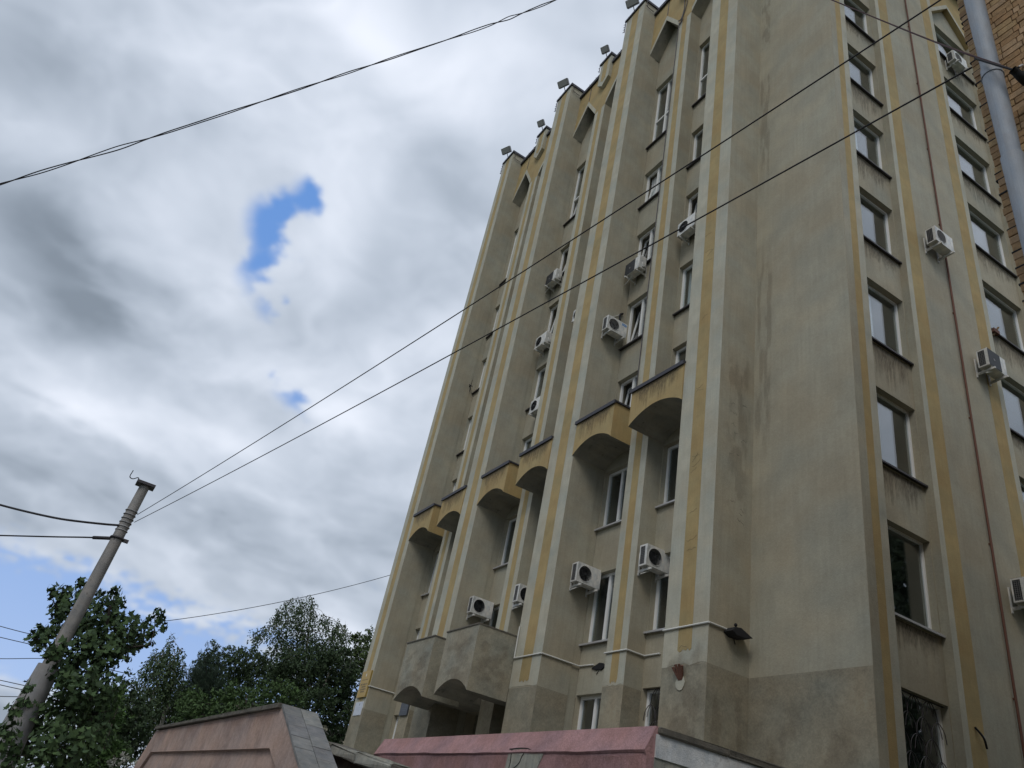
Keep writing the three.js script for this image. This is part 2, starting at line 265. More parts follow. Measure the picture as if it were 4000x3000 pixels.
bays.forEach((b, bi) => {
  const s = shapeOf([[b.l, 0], [b.r, 0], [b.r, FR - 0.03], [b.l, FR - 0.03]]);
  const l = b.l + 0.03, r = b.r - 0.03, door = b.i === 1;
  SILLS.forEach((y, k) => { const y0 = door && k === 0 ? 2.75 : y, y1 = door && k === 0 ? 5.5 : HEADS[k]; s.holes.push(new THREE.Path([new THREE.Vector2(l, y0), new THREE.Vector2(r, y0), new THREE.Vector2(r, y1), new THREE.Vector2(l, y1)])); });
  const wall = mesh('bay_wall', extr(s, ZW - 0.32, ZW), M.beige, office);
  mesh('bay_wall_base', [box(b.l, l, 0, BAND, ZW, ZW + 0.004), box(r, b.r, 0, BAND, ZW, ZW + 0.004), box(l, r, 0, door ? 2.75 : SILLS[0] - 0.06, ZW, ZW + 0.004)], M.low, wall);
  SILLS.forEach((y, k) => {
    if (door && k === 0) return;
    const tilt = (b.h === 0 && ((b.i === 2 && [3, 4, 5, 6].includes(k)) || (b.i === 1 && [5, 6, 7].includes(k)))) || (b.h === 1 && b.i === 2 && k === 5) ? 0.1 + 0.03 * ((k * 7 + bi) % 3) : 0;
    windowAt(office, r - l, HEADS[k] - y, [l, y, ZW - 0.15], 0, { mull: 0.64, cross: k === 7 ? 1.62 : 0, tilt, pale: k < 3, curtain: (k * 5 + bi * 3) % 7 === 0 ? 0.45 : 0, grille: k === 0 && b.h === 1 && b.i === 2 });
  });
  if (door) {
    mesh('portal_lining', [box(b.l, b.r, 2.6, 2.75, -3.2, ZW - 0.32), box(b.l, b.r, 5.5, 5.65, -3.2, ZW - 0.32), box(b.l - 0.02, b.l + 0.03, 2.75, 5.5, -3.2, ZW - 0.32), box(b.r - 0.03, b.r + 0.02, 2.75, 5.5, -3.2, ZW - 0.32)], M.low, wall);
    const dd = mesh('entrance_door', [box(b.l + 0.03, b.r - 0.03, 2.75, 5.5, -3.2, -3.1)], M.door, office);
    mesh('door_panel', [box(b.l + 0.15, (b.l + b.r) / 2 - 0.03, 2.85, 4.95, -3.1, -3.06), box((b.l + b.r) / 2 + 0.03, b.r - 0.15, 2.85, 4.95, -3.1, -3.06)], M.door, dd);
    mesh('door_handle', [rod([(b.l + b.r) / 2 - 0.1, 3.7, -3.03], [(b.l + b.r) / 2 - 0.1, 4.1, -3.03], 0.012)], M.acGrey, dd);
  }
  // ochre frieze with a chevron cut over each half bay
  const xm = (b.l + b.r) / 2, S = 32.22, A = 33.75;
  const fx0 = b.l - 0.0, fx1 = b.h === 0 ? b.r + 0.39 : b.r, fl = b.h === 1 ? b.l - 0.39 : b.l;
  const fp = b.h === 0 ? [[b.l, S], [xm, A], [b.r, S], [fx1, S], [fx1, FR], [b.l, FR]] : [[fl, S], [b.l, S], [xm, A], [b.r, S], [b.r, FR], [fl, FR]];
  const fg = byNormal(extr(shapeOf(fp), ZW, ZT), (x, y, z) => z > 0.5 ? 0 : 1);
  const fr = mesh('frieze', fg, [M.ochre, M.soffit], office);
  const bw = 0.17, sl = (A - S) / (xm - b.l), dy = bw * Math.hypot(1, sl);
  mesh('chevron_border', extr(shapeOf([[b.l, S], [xm, A], [b.r, S], [b.r, S + dy], [xm, A + dy], [b.l, S + dy]]), ZT, ZT + 0.005), M.pale, fr);
  mesh('frieze_coping', [box(fl, fx1, FR, FR + 0.05, -1.5, ZT + 0.1), box(fl, fx1, FR - 0.1, FR, ZT + 0.02, ZT + 0.1)], M.coping, fr);
  if (b.h === 0) mesh('expansion_joint', box(xm + 0.01, xm + 0.05, A + dy, FR - 0.1, ZT, ZT + 0.012), M.sillDark, fr);
  // scalloped hood over the fourth floor window
  const arch = (x0, x1, yt, yb, rise) => { const sh = new THREE.Shape(); sh.moveTo(x0, yt); sh.lineTo(x0, yb); const n = 18; for (let i = 1; i < n; i++) { const t = i / n; sh.lineTo(x0 + (x1 - x0) * t, yb + rise * Math.pow(Math.sin(Math.PI * t), 0.8)); } sh.lineTo(x1, yb); sh.lineTo(x1, yt); sh.closePath(); return sh; };
  const hood = mesh('hood', byNormal(extr(arch(b.l - 0.02, b.r, 13.2, 12.09, 0.34), ZW, 0.035), (x, y, z) => z > 0.5 || Math.abs(x) > 0.95 ? 0 : 1), [M.ochre, M.soffit], office);
  mesh('hood_coping', [box(b.l - 0.06, b.r + (b.h ? 0.03 : 0.05), 13.2, 13.25, ZW, 0.09), box(b.l - 0.06, b.r + (b.h ? 0.03 : 0.05), 13.14, 13.2, 0.04, 0.09)], M.coping, hood);
  if (door) {
    const cx0 = b.h === 0 ? -15.55 : -12.82, cx1 = b.h === 0 ? -13.6 : -10.95;
    const can = mesh('entrance_canopy', byNormal(extr(arch(cx0, cx1, 6.95, 5.27, 0.34), 0.012, 1.22), (x, y, z) => z > 0.5 || Math.abs(x) > 0.95 ? 0 : 1), [M.canopy, M.soffit], office);
    mesh('canopy_slab', box(b.l + 0.03, b.r - 0.03, 5.5, 6.8, ZW + 0.005, 0.011), M.soffit, can);
    mesh('canopy_capping', [box(cx0 - 0.02, cx1 + 0.015, 6.95, 6.985, 0.0, 1.245)], M.slab, can);
  }
});
// V-ended shields on the frieze over the slim piers
thins.forEach(p => {
  const l = p.l + 0.02, r = p.r + 0.08, xm = (l + r) / 2, ys = 34.15, yv = 33.72, z1 = -0.48;
  const m = mesh('shield', extr(shapeOf([[l, ys], [xm, yv], [r, ys], [r, TOP], [l, TOP]]), ZT - 0.3, z1), M.pale, office);
  mesh('shield_panel', extr(shapeOf([[l + 0.24, ys + 0.1], [xm, ys - 0.06], [r - 0.24, ys + 0.1], [r - 0.24, TOP - 0.01], [l + 0.24, TOP - 0.01]]), z1, z1 + 0.005), M.ochre, m);
  mesh('shield_coping', [box(l - 0.06, r + 0.06, TOP, TOP + 0.05, -1.1, z1 + 0.07), box(l - 0.06, r + 0.06, TOP - 0.09, TOP, z1 + 0.012, z1 + 0.07), box(r + 0.005, r + 0.06, TOP - 0.09, TOP, -1.1, z1 + 0.012)], M.coping, m);
});
// corner block and the side elevation
{
  const XC = -0.96, XS = -1.58, XP = -1.38;
  const bw = mesh('blank_wall', box(piers[3].r, XC, BAND, FR, -1.8, -1.1), M.beige, office);
  mesh('blank_wall_base', box(piers[3].r, XC, 0, BAND, -1.8, -1.098), M.low, bw);
  for (const [n, z0, z1, mt] of [['grey_stripe', -1.345, -1.105, M.beigeSide], ['ochre_stripe', -1.575, -1.345, M.ochre], ['pale_stripe', -1.797, -1.575, M.pale]]) mesh(n, box(XC, XC + 0.004, n === 'ochre_stripe' ? 0.5 : 0.4, FR, z0, z1), mt, bw);
  const recess = (za, zb) => {                                                       // za nearer, zb deeper
    const sh = shapeOf([[-za, 0], [-zb, 0], [-zb, FR], [-za, FR]]), o0 = -za + 0.12, o1 = -zb - 0.03;
    const S2 = [3.7, ...Array.from({ length: 8 }, (_, k) => 7.07 + 3.3 * k)];
    S2.forEach((y, k) => sh.holes.push(new THREE.Path([new THREE.Vector2(o0, y), new THREE.Vector2(o1, y), new THREE.Vector2(o1, k ? y + 1.97 : 5.72), new THREE.Vector2(o0, k ? y + 1.97 : 5.72)])));
    const g = new THREE.ExtrudeGeometry(sh, { depth: 0.3, bevelEnabled: false }); g.translate(0, 0, -0.3); g.rotateY(Math.PI / 2); g.translate(XS, 0, 0);
    const w = mesh('side_bay_wall', uvm(g), M.beige, office);
    mesh('side_bay_base', box(XS, XS + 0.004, 0, 3.6, zb, za), M.low, w);
    S2.forEach((y, k) => windowAt(office, o1 - o0, (k ? 1.97 : 2.02), [XS - 0.16, y, -o0], Math.PI / 2, { pale: k < 2, curtain: [0, 0, 0, 0.62, 0, 0.62, 0, 0, 0][k] * (za > -3 ? 1 : 0), sillL: 0.1, sillR: 0.03, fw: k ? 0.045 : 0.065, d: k ? 0.06 : 0.07, grille: k === 0, mull: k === 0 ? 0.9 : 0 }));
    // chevron head
    const zm = (za + zb) / 2, cg = new THREE.ExtrudeGeometry(shapeOf([[-za, 32.3], [-zm, 33.75], [-zb, 32.3], [-zb, FR], [-za, FR]]), { depth: XP - XS, bevelEnabled: false }); cg.rotateY(Math.PI / 2); cg.translate(XS, 0, 0);
    const hd = mesh('chevron_head', uvm(cg), M.ochre, w);
    const bg = new THREE.ExtrudeGeometry(shapeOf([[-za, 32.3], [-zm, 33.75], [-zb, 32.3], [-zb, 32.55], [-zm, 34.0], [-za, 32.55]]), { depth: 0.005, bevelEnabled: false }); bg.rotateY(Math.PI / 2); bg.translate(XP, 0, 0);
    mesh('chevron_border', uvm(bg), M.pale, hd);
  };
  recess(-1.8, -4.13); recess(-7.8, -10.25);
  const cp = mesh('side_panel', box(XS - 0.3, XP, 0, FR, -7.8, -4.13), M.beige, office);
  for (const [z0, z1] of [[-4.8, -4.32], [-7.58, -7.1]]) mesh('ochre_stripe', box(XP, XP + 0.004, 0.4, FR, z0, z1), M.ochre, cp);
  for (const [z0, z1] of [[-4.32, -4.135], [-7.797, -7.58]]) mesh('pale_stripe', box(XP, XP + 0.004, 0.4, FR, z0, z1), M.pale, cp);
  mesh('lightning_rod', [rod([XP + 0.05, 0.3, -5.98], [XP + 0.05, FR, -5.98], 0.028), ...Array.from({ length: 10 }, (_, i) => box(XP, XP + 0.04, 3 + i * 3.3, 3.04 + i * 3.3, -6.0, -5.96))], M.rust, office);
  mesh('end_pier', box(XS - 0.3, XP, 0, FR, -11, -10.25), M.beigeSide, office);
  mesh('side_coping', [box(piers[3].r, XC + 0.08, FR, FR + 0.05, -1.8, -1.02), box(XP - 0.3, XC + 0.08, FR + 0.002, FR + 0.052, -11, -1.8)], M.coping, office);
  mesh('rear_wall', [box(-22.2, XS, 0, FR, -14.3, -14), box(-22.2, -21.9, 0, FR, -14, -1.2), box(XS - 0.3, XS, 0, FR, -14, -11)], M.beige, office);
  mesh('roof', box(-22.2, XS, FR - 0.4, FR - 0.05, -14, -1.52), M.slab, office);
  for (const y of [2.6, 6.05, 9.35, 12.65, 15.9, 19.15, 22.45, 25.75, 31.2]) mesh('floor_slab', box(-21.9, XS - 0.31, y - 0.25, y, -13.9, -1.53), M.room, office);
  mesh('inner_partition', [box(-21.5, -6.9, 0, FR - 0.5, -6.2, -6.0), box(-6.9, -6.7, 0, FR - 0.5, -13.5, -6.0)], M.room, office);
  for (let i = 0; i < 3; i++) mesh('room_partition', box(piers[i].r - 0.8, piers[i].r - 0.7, 0, FR - 0.5, -6, -1.61), M.room, office);
  mesh('room_partition', box(-4.2, -4.1, 0, FR - 0.5, -6, -1.61), M.room, office);
}
// dirt that has run down the render, and hairline cracks
let runDecal;
{
  const streak = (seed, lengthy) => variation(256, (u, v) => { const n = vnoise(u * 46 + seed * 7, 3.5), n2 = fbm(u * 12 + seed, v * 3 + seed, 4), len = 0.25 + 0.75 * n * n2 * 1.9; const t = 1 - v; let a = t < len ? 1 - t / len : 0; a *= 0.35 + 0.65 * vnoise(u * 90, v * 14 + seed); a *= Math.min(1, u * 8) * Math.min(1, (1 - u) * 8) * lengthy; return [a, a, a]; }, false);
  const mats = [1, 2, 3].map(i => new THREE.MeshStandardMaterial({ color: lin(0.13, 0.105, 0.075), roughness: 1, alphaMap: streak(i, 0.75), transparent: true }));
  const put = (w, h, pos, ry, m, parent) => { const g = new THREE.PlaneGeometry(w, h); g.translate(0, -h / 2, 0); const q = mesh('dirt_run', g, m, parent); q.position.set(...pos); q.rotation.y = ry; q.castShadow = false; };
  for (let k = 0; k < 8; k++) { const y = 7.07 + 3.3 * k - 0.09; put(2.1, 0.75 + 0.3 * (k % 3), [-1.58 + 0.004, y, -3.05], Math.PI / 2, mats[k % 3], office); put(2.2, 0.8 + 0.25 * (k % 2), [-1.58 + 0.004, y, -9.05], Math.PI / 2, mats[(k + 1) % 3], office); }
  const blotch = seed => variation(256, (u, v) => { const m = Math.min(1, 5 * Math.min(u, 1 - u)) * Math.min(1, 5 * Math.min(v, 1 - v)), n = fbm(u * 5 + seed * 3, v * 9 + seed, 5), g = fbm(u * 40 + seed, v * 60, 3); let a = Math.max(0, (n - 0.62 + 0.22 * m)) * 3.2 * m * (0.5 + g * 0.8); a = Math.min(0.17, a * 0.34); return [a, a, a]; }, false);
  const bl = [4, 5, 6].map(i => new THREE.MeshStandardMaterial({ color: lin(0.16, 0.11, 0.07), roughness: 1, alphaMap: blotch(i), transparent: true }));
  put(0.55, 3.4, [-3.46, 29.0, -1.096], 0, bl[0], office); put(0.5, 6, [-3.45, 25.2, -1.095], 0, bl[1], office); put(0.6, 7, [-3.41, 17, -1.096], 0, bl[2], office);
  put(0.9, 5, [-3.7 + 0.003, 13.5, -0.6], Math.PI / 2, bl[0], office); put(2.4, 5, [-2.4, 5.4, -1.094], 0, bl[2], office); put(1.08, 5.6, [-3.696, 5.9, -0.55], Math.PI / 2, bl[1], office); put(1.25, 2.6, [-4.34, 6.2, 0.013], 0, bl[0], office);
  put(1.9, 1.5, [-11.9, 6.8, 1.226], 0, bl[0], office); put(1.9, 1.5, [-14.6, 6.8, 1.226], 0, bl[2], office); put(1.15, 1.4, [-10.944, 6.8, 0.62], Math.PI / 2, bl[1], office);
  bays.forEach((b, i) => put((b.r - b.l) * 0.9, 0.8, [(b.l + b.r) / 2, 13.13, 0.0395], 0, mats[i % 3], office));
  const rusty = [7, 8].map(i => new THREE.MeshStandardMaterial({ color: lin(0.22, 0.11, 0.07), roughness: 1, alphaMap: streak(i, 0.26), transparent: true }));
  runDecal = (w, h, pos, parent, k) => put(w, h, pos, 0, rusty[k % 2], parent);
  const R = rng(31), cr = [], path = (x, y, z, dx, n, ax) => { const pts = []; let px = 0, py = 0; for (let i = 0; i < n; i++) { pts.push(ax === 'x' ? [x + px, y + py, z] : [x, y + py, z - px]); px += dx * (0.5 + R()); py += (R() - 0.42) * 0.09; } return tube(pts, 0.0026, 4, n * 2); };
  for (const y of [8.0, 8.25, 8.9, 9.9, 10.05, 10.15, 10.3, 12.1, 12.2, 14.3, 16.3, 16.5, 16.65, 17.3, 6.3, 5.95]) cr.push(path(-4.55 + R() * 0.15, y, 0.011, 0.05, 6, 'x'));
  for (let i = 0; i < 14; i++) cr.push(path(-3.7, 8.6 + R() * 4.5, -0.35 - R() * 0.4, 0.03, 4 + Math.floor(R() * 3), 'z'));
  mesh('hairline_cracks', cr, M.sillDark, office);
}
// white cable trunking with its droppers
{
  const Y = 6.38, r = 0.022, path = p => tube(p, r, 5, (p.length - 1) * 1);
  const seg = pts => { const g = []; for (let i = 0; i + 1 < pts.length; i++) g.push(rod(pts[i], pts[i + 1], r, 5)); return g; };
  mesh('cable_trunking', [...seg([[-22.1, Y, 0.03], [-21.04, Y, 0.03], [-21.04, Y, -1.16], [-19.3, Y, -1.16]])], M.conduit, office);
  mesh('cable_trunking', seg([[-10.9, Y + 0.85, 0.03], [-10.9, Y, 0.03], [-9.57, Y, 0.03], [-9.57, Y, -1.16], [-8.95, Y - 0.02, -1.16]]), M.conduit, office);
  mesh('cable_trunking', seg([[-7.83, Y, -0.63], [-6.99, Y, -0.63], [-6.99, Y, -1.16], [-6.45, Y, -1.16]]), M.conduit, office);
  mesh('cable_trunking', seg([[-5.0, Y - 0.02, 0.03], [-3.67, Y - 0.02, 0.03], [-3.67, Y - 0.02, -0.52]]), M.conduit, office);
}
// lighting rope with clips along the roof edge
{
  const g = []; const clip = (x, y, z) => g.push(rod([x, y, z], [x - 0.02, y + 0.12, z], 0.014, 5));
  thins.forEach((p, i) => {
    for (const [a, b] of [[piers[i].r + 0.2, p.l], [p.r + 0.1, piers[i + 1].l]]) { g.push(rod([a, FR + 0.2, ZT + 0.05], [b, FR + 0.2, ZT + 0.05], 0.016, 5)); const n = Math.max(2, Math.round((b - a) / 0.5)); for (let k = 0; k <= n; k++) { const x = a + (b - a) * k / n; clip(x, FR + 0.2, ZT + 0.05); g.push(rod([x, FR, ZT + 0.05], [x, FR + 0.2, ZT + 0.05], 0.008, 5)); } }
    g.push(rod([p.l - 0.05, FR, -0.46], [p.l - 0.05, TOP, -0.46], 0.02, 5)); for (let k = 0; k < 2; k++) g.push(rod([p.l - 0.05, FR + 0.15 + k * 0.25, -0.46], [p.l - 0.17, FR + 0.2 + k * 0.25, -0.46], 0.012, 5));
  });
  piers.forEach(p => { g.push(rod([p.l - 0.05, FR - 0.3, 0.02], [p.l - 0.05, TOP, 0.02], 0.022, 5)); for (let k = 0; k < 4; k++) g.push(rod([p.l - 0.05, FR - 0.2 + k * 0.2, 0.02], [p.l - 0.18, FR - 0.16 + k * 0.2, 0.02], 0.012, 5)); for (let k = 0; k < 3; k++) clip(p.l + 0.15 + k * 0.45, TOP + 0.05, 0.03); });
  mesh('lighting_rope', g, M.sillDark, office);
  // hanging cable ends at the pier tops
  const h = [], R = rng(9); for (const p of piers) { const x = p.r + 0.05; h.push(tube([[x, TOP - 0.02, -0.1], [x + 0.03, TOP - 0.25, -0.06], [x + 0.02, TOP - 0.4, -0.12], [x + 0.02, TOP - 0.5, -0.04]], 0.014, 5), tube([[x, TOP - 0.5, -0.08], [x + 0.01, TOP - 0.55, -0.5]], 0.016, 5), tube([[x, TOP - 0.12, -0.1], [x + 0.01, TOP - 0.14, -0.45]], 0.012, 5)); }
  mesh('loose_cable', h, M.sillDark, office);
  const j = [], x0 = -7.55; for (let k = 0; k < 2; k++) j.push(tube([[x0 + 0.22 * k, FR, ZT + 0.03], [x0 - 0.03 + 0.2 * k, 34.4, ZT + 0.035], [x0 + 0.06 + 0.13 * k, 33.2, ZT + 0.035], [x0 + 0.05 * k, 32.6, ZT + 0.04], [x0 - 0.1, 32.35, ZT + 0.05], [x0 - 0.2, 32.45, ZT + 0.06]], 0.02, 5));
  j.push(tube([[x0 - 0.2, 32.4, ZT + 0.05], [x0 + 0.1, 32.2, ZT + 0.07], [x0 - 0.1, 32.0, ZT + 0.06], [x0 + 0.08, 32.5, ZT + 0.06]], 0.018, 5), rod([-7.74, 32.3, ZT + 0.03], [-7.78, 13.3, ZT + 0.03], 0.016, 5));
  mesh('loose_cable', j, M.sillDark, office);
}

// hole knocked through the render with pipe ends standing in it
{
  const p = onZ(2640, 2660, 0);
  const h = thing('cut_pipe_bundle', 'bundle of rusty cut pipe ends poking out of corner pier', 'pipes', [-4.4, 5.3, 0.0]);
  const pts = []; const R = rng(3); for (let i = 0; i < 12; i++) { const a = i / 12 * Math.PI * 2; pts.push([Math.cos(a) * (0.11 + R() * 0.03), -0.02 + Math.sin(a) * (0.13 + R() * 0.03)]); }
  mesh('mortar_patch', extr(shapeOf(pts), 0.006, 0.018), M.pale, h);
  [[-0.14, 0.26, 0.10], [-0.05, 0.30, 0.12], [0.05, 0.30, 0.12], [0.12, 0.27, 0.10]].forEach(q => mesh('pipe_end', rod([q[0] * 0.25, 0.03, 0.0], q, 0.028, 10), M.rust, h));
}

// ───────────────────────── air conditioners ─────────────────────────
function acParts() {
  const W = 0.78, H = 0.54, D = 0.28, z0 = 0.14, z1 = z0 + D, R = 0.215, cx = -0.13, cy = H / 2 + 0.09;
  const front = shapeOf([[-W / 2, 0.09], [W / 2, 0.09], [W / 2, H + 0.09], [-W / 2, H + 0.09]]); const hole = new THREE.Path(); hole.absarc(cx, cy, R, 0, Math.PI * 2, true); front.holes.push(hole);
  const vs = shapeOf([[z0, 0.09], [z1 - 0.02, 0.09], [z1 - 0.02, H + 0.09], [z0, H + 0.09]]); vs.holes.push(new THREE.Path([[z0 + 0.03, 0.13], [z0 + 0.03, H + 0.05], [z1 - 0.08, H + 0.05], [z1 - 0.08, 0.13]].map(q => new THREE.Vector2(...q))));
  const left = new THREE.ExtrudeGeometry(vs, { depth: 0.012, bevelEnabled: false }); left.rotateY(-Math.PI / 2); left.translate(-W / 2 + 0.012, 0, 0);
  const casing = merge([extr(front, z1 - 0.02, z1, 28), box(-W / 2, W / 2, H + 0.075, H + 0.09, z0, z1 - 0.02), box(-W / 2, W / 2, 0.09, 0.105, z0, z1 - 0.02), box(W / 2 - 0.012, W / 2, 0.105, H + 0.075, z0, z1 - 0.02), uvm(left), box(0.1, 0.13, 0.105, H + 0.075, z0 + 0.02, z1 - 0.02), new THREE.TorusGeometry(R, 0.012, 6, 32).translate(cx, cy, z1)]);
  const coil = merge([box(-W / 2 + 0.012, W / 2 - 0.02, 0.105, H + 0.075, z0 + 0.004, z0 + 0.02), box(-W / 2 + 0.013, -W / 2 + 0.022, 0.12, H + 0.06, z0 + 0.02, z1 - 0.04)]);
  const fins = []; for (let i = 0; i < 10; i++) fins.push(box(-W / 2 + 0.003, -W / 2 + 0.011, 0.15 + i * 0.045, 0.154 + i * 0.045, z0 + 0.03, z1 - 0.08)); for (let i = 0; i < 3; i++) fins.push(box(-W / 2 + 0.002, -W / 2 + 0.010, 0.13, H + 0.05, z0 + 0.07 + i * 0.045, z0 + 0.075 + i * 0.045));
  const fan = []; for (let i = 0; i < 4; i++) { const b = new THREE.BoxGeometry(0.15, 0.09, 0.008); b.rotateX(0.5); b.translate(0.11, 0, 0); b.rotateZ(i * Math.PI / 2 + 0.4); b.translate(cx, cy, z1 - 0.11); fan.push(b); } fan.push(new THREE.CylinderGeometry(0.045, 0.045, 0.05, 14).rotateX(Math.PI / 2).translate(cx, cy, z1 - 0.11));
  const hoops = n => { const g = []; for (let i = 1; i <= n; i++) g.push(new THREE.TorusGeometry(R * i / (n + 0.4), 0.0035, 5, 30).translate(cx, cy, z1 + 0.006)); for (let i = 0; i < 4; i++) { const b = new THREE.BoxGeometry(R * 2, 0.006, 0.006); b.rotateZ(i * Math.PI / 4); b.translate(cx, cy, z1 + 0.004); g.push(b); } g.push(new THREE.CylinderGeometry(0.035, 0.035, 0.012, 16).rotateX(Math.PI / 2).translate(cx, cy, z1 + 0.006)); return g; };
  const bars = () => { const g = []; for (let i = -3; i <= 3; i++) { const x = i * 0.055, hh = Math.sqrt(R * R - x * x); g.push(box(cx + x - 0.004, cx + x + 0.004, cy - hh, cy + hh, z1 - 0.004, z1 + 0.006)); } return g; };
  const panel = []; { const s = shapeOf([[-W / 2 + 0.015, 0.105], [0.14, 0.105], [0.14, H + 0.075], [-W / 2 + 0.015, H + 0.075]]); const hb = new THREE.Path(); hb.absarc(cx, cy, 0.045, 0, Math.PI * 2, true); s.holes.push(hb); panel.push(extr(s, z1 + 0.001, z1 + 0.012)); }
  const bracket = x => merge([box(x - 0.02, x + 0.02, -0.08, 0.5, 0.002, 0.035), box(x - 0.02, x + 0.02, 0.0, 0.05, 0.035, z1 + 0.07), box(x - 0.012, x + 0.012, -0.02, 0.0, 0.035, 0.2), box(x - 0.02, x + 0.02, 0.05, 0.09, z0 + 0.02, z0 + 0.07), box(x - 0.02, x + 0.02, 0.05, 0.09, z1 - 0.07, z1 - 0.02)]);
  return { casing: norm(casing), coil, fins: merge(fins), fan: merge(fan), hoops: merge(hoops(6)), bars: merge(bars()), panel: merge(panel), bl: bracket(-0.27), br: bracket(0.27), label: box(0.18, 0.36, 0.5, 0.585, z1 + 0.001, z1 + 0.004), letter: merge([0, 1, 2, 3, 4].map(i => box(0.205 + i * 0.027, 0.218 + i * 0.027, 0.525, 0.55 + (i % 2) * 0.008, z1 + 0.004, z1 + 0.006))), valve: merge([rod([W / 2, 0.2, z0 + 0.1], [W / 2 + 0.06, 0.2, z0 + 0.1], 0.02), rod([W / 2, 0.28, z0 + 0.1], [W / 2 + 0.05, 0.28, z0 + 0.1], 0.016), box(W / 2, W / 2 + 0.035, 0.16, 0.36, z0 + 0.04, z0 + 0.16)]) };
}
const AC = acParts();
const blueLabel = new THREE.MeshStandardMaterial({ color: lin(0.05, 0.22, 0.50), roughness: 0.5 });
function acUnit(label, pos, face, kind = 'bars', extra = {}) {
  const t = thing('air_conditioner', label, 'air conditioner', pos, face === 'x' ? Math.PI / 2 : 0, 'air conditioners hung on the office block');
  mesh('casing', AC.casing, M.acWhite, t); mesh('coil', AC.coil, M.acDark, t); mesh('side_vent', AC.fins, M.acGrey, t); mesh('fan', AC.fan, M.acDark, t);
  if (kind === 'bars') mesh('grille', AC.bars, M.acGrey, t); else if (kind === 'dark') mesh('grille_panel', AC.panel, M.acDark, t), mesh('grille', AC.hoops, M.acGrey, t); else mesh('grille', AC.hoops, M.acDark, t);
  mesh('bracket', AC.bl, M.acWhite, t); mesh('bracket', AC.br, M.acWhite, t); mesh('valve_cover', AC.valve, M.acWhite, t);
  if (extra.blue) { const l = mesh('maker_plate', AC.label, blueLabel, t); mesh('lettering', AC.letter, M.frame, l); }
  if (extra.drain) mesh('drain_pipe', tube([[-0.1, 0.07, 0.3], [-0.2, 0.0, 0.3], [-0.45, -0.16, 0.32]], 0.012, 5), M.conduit, t);
  if (extra.hose) mesh('insulated_hose', tube([[0.3, 0.63, 0.16], [0.32, 0.9, 0.06], [0.32, 1.25, 0.03], [0.42, 1.35, 0.02]], 0.036, 6), M.black, t), mesh('power_cable', tube([[0.36, 1.3, 0.02], [0.1, 1.05, 0.03], [-0.15, 0.9, 0.03]], 0.01, 5), M.conduit, t);
  return t;
}
acUnit('outdoor unit with blue maker plate and black hose on pier side', [-9.6, 16.68, -0.62], 'x', 'bars', { blue: true, hose: true });
acUnit('outdoor unit facing sideways on big pier between cable trunking and hood', [-9.6, 8.28, -0.82], 'x', 'hoops', { drain: true });
acUnit('dusty outdoor unit on slim pier side next to corner pier', [-7.02, 8.28, -0.98 - 0.05], 'x', 'hoops', { drain: true });
acUnit('outdoor unit just above the larger entrance canopy', [-15.35, 8.28, -0.78], 'x', 'hoops');
acUnit('outdoor unit half hidden behind striped pier beside entrance canopies', [-12.77, 8.28, -0.95], 'x', 'hoops', { drain: true });
acUnit('outdoor unit on side panel hanging across the brown lightning rod', [-1.38, 17.88, -5.36], 'x', 'bars', { blue: false });
acUnit('outdoor unit with square side vent between ochre stripe and side windows', [-1.38, 14.54, -6.92], 'x', 'dark', { drain: true });
acUnit('outdoor unit in front of the topmost window beside brick wall', [-1.58, 29.5, -8.78], 'x', 'bars', { drain: true });
acUnit('lowest outdoor unit on the side panel, next to lightning rod', [-1.38, 8.28, -6.72], 'x', 'bars');
acUnit('outdoor unit with black fan panel under an open window', [-9.0, 19.28, -1.19], 'z', 'dark', { drain: true });
acUnit('outdoor unit with round fan under a window beside corner pier', [-6.35, 19.3, -1.19], 'z', 'hoops');
acUnit('higher of the small outdoor units stacked below windows of one bay', [-14.85, 22.5, -1.19], 'z', 'dark', { drain: true });
acUnit('middle of the small outdoor units stacked below windows of one bay', [-14.65, 19.05, -1.19], 'z', 'hoops');
acUnit('outdoor unit peeping out from behind a big striped pier', [-12.05, 19.0, -1.19], 'z', 'hoops');
acUnit('outdoor unit on a window sill above the scalloped hood', [-14.0, 15.75, -1.19], 'z', 'hoops');

// ───────────────────────── lamps, signs and small fittings ─────────────────────────
function roofFlood(label, x, y, z, w = 0.5, h = 0.3) {
  const t = thing('roof_floodlight', label, 'floodlight', [x, y, z], 0.4, 'floodlights along the roof edge');
  const hd = mesh('lamp_housing', new RoundedBoxGeometry(w, h, 0.16, 2, 0.03), M.acGrey, t); hd.position.set(0, 0.36, 0.3); hd.rotation.x = 0.75;
  const gl = mesh('lamp_glass', box(-w / 2 + 0.04, w / 2 - 0.04, -h / 2 + 0.03, h / 2 - 0.03, 0.08, 0.085), M.sillPale, hd);
  mesh('bracket', [rod([0, 0, 0], [0, 0.3, 0.22], 0.022, 6), rod([-w / 2 - 0.01, 0.33, 0.26], [w / 2 + 0.01, 0.33, 0.26], 0.014, 6)], M.sillPale, t);
}
roofFlood('roof floodlight on the end pier at the free end of the block', -21.75, TOP + 0.05, 0.0, 0.62, 0.36);
roofFlood('roof floodlight on the slim shield nearest the free end', -18.85, TOP + 0.05, -0.5, 0.42, 0.34);
roofFlood('roof floodlight on the second big pier', -16.0, TOP + 0.05, 0.0, 0.62, 0.36);
roofFlood('roof floodlight on the middle slim shield', -13.1, TOP + 0.05, -0.5, 0.42, 0.34);
roofFlood('roof floodlight on the third big pier above loose cables', -10.4, TOP + 0.05, 0.0, 0.62, 0.36);
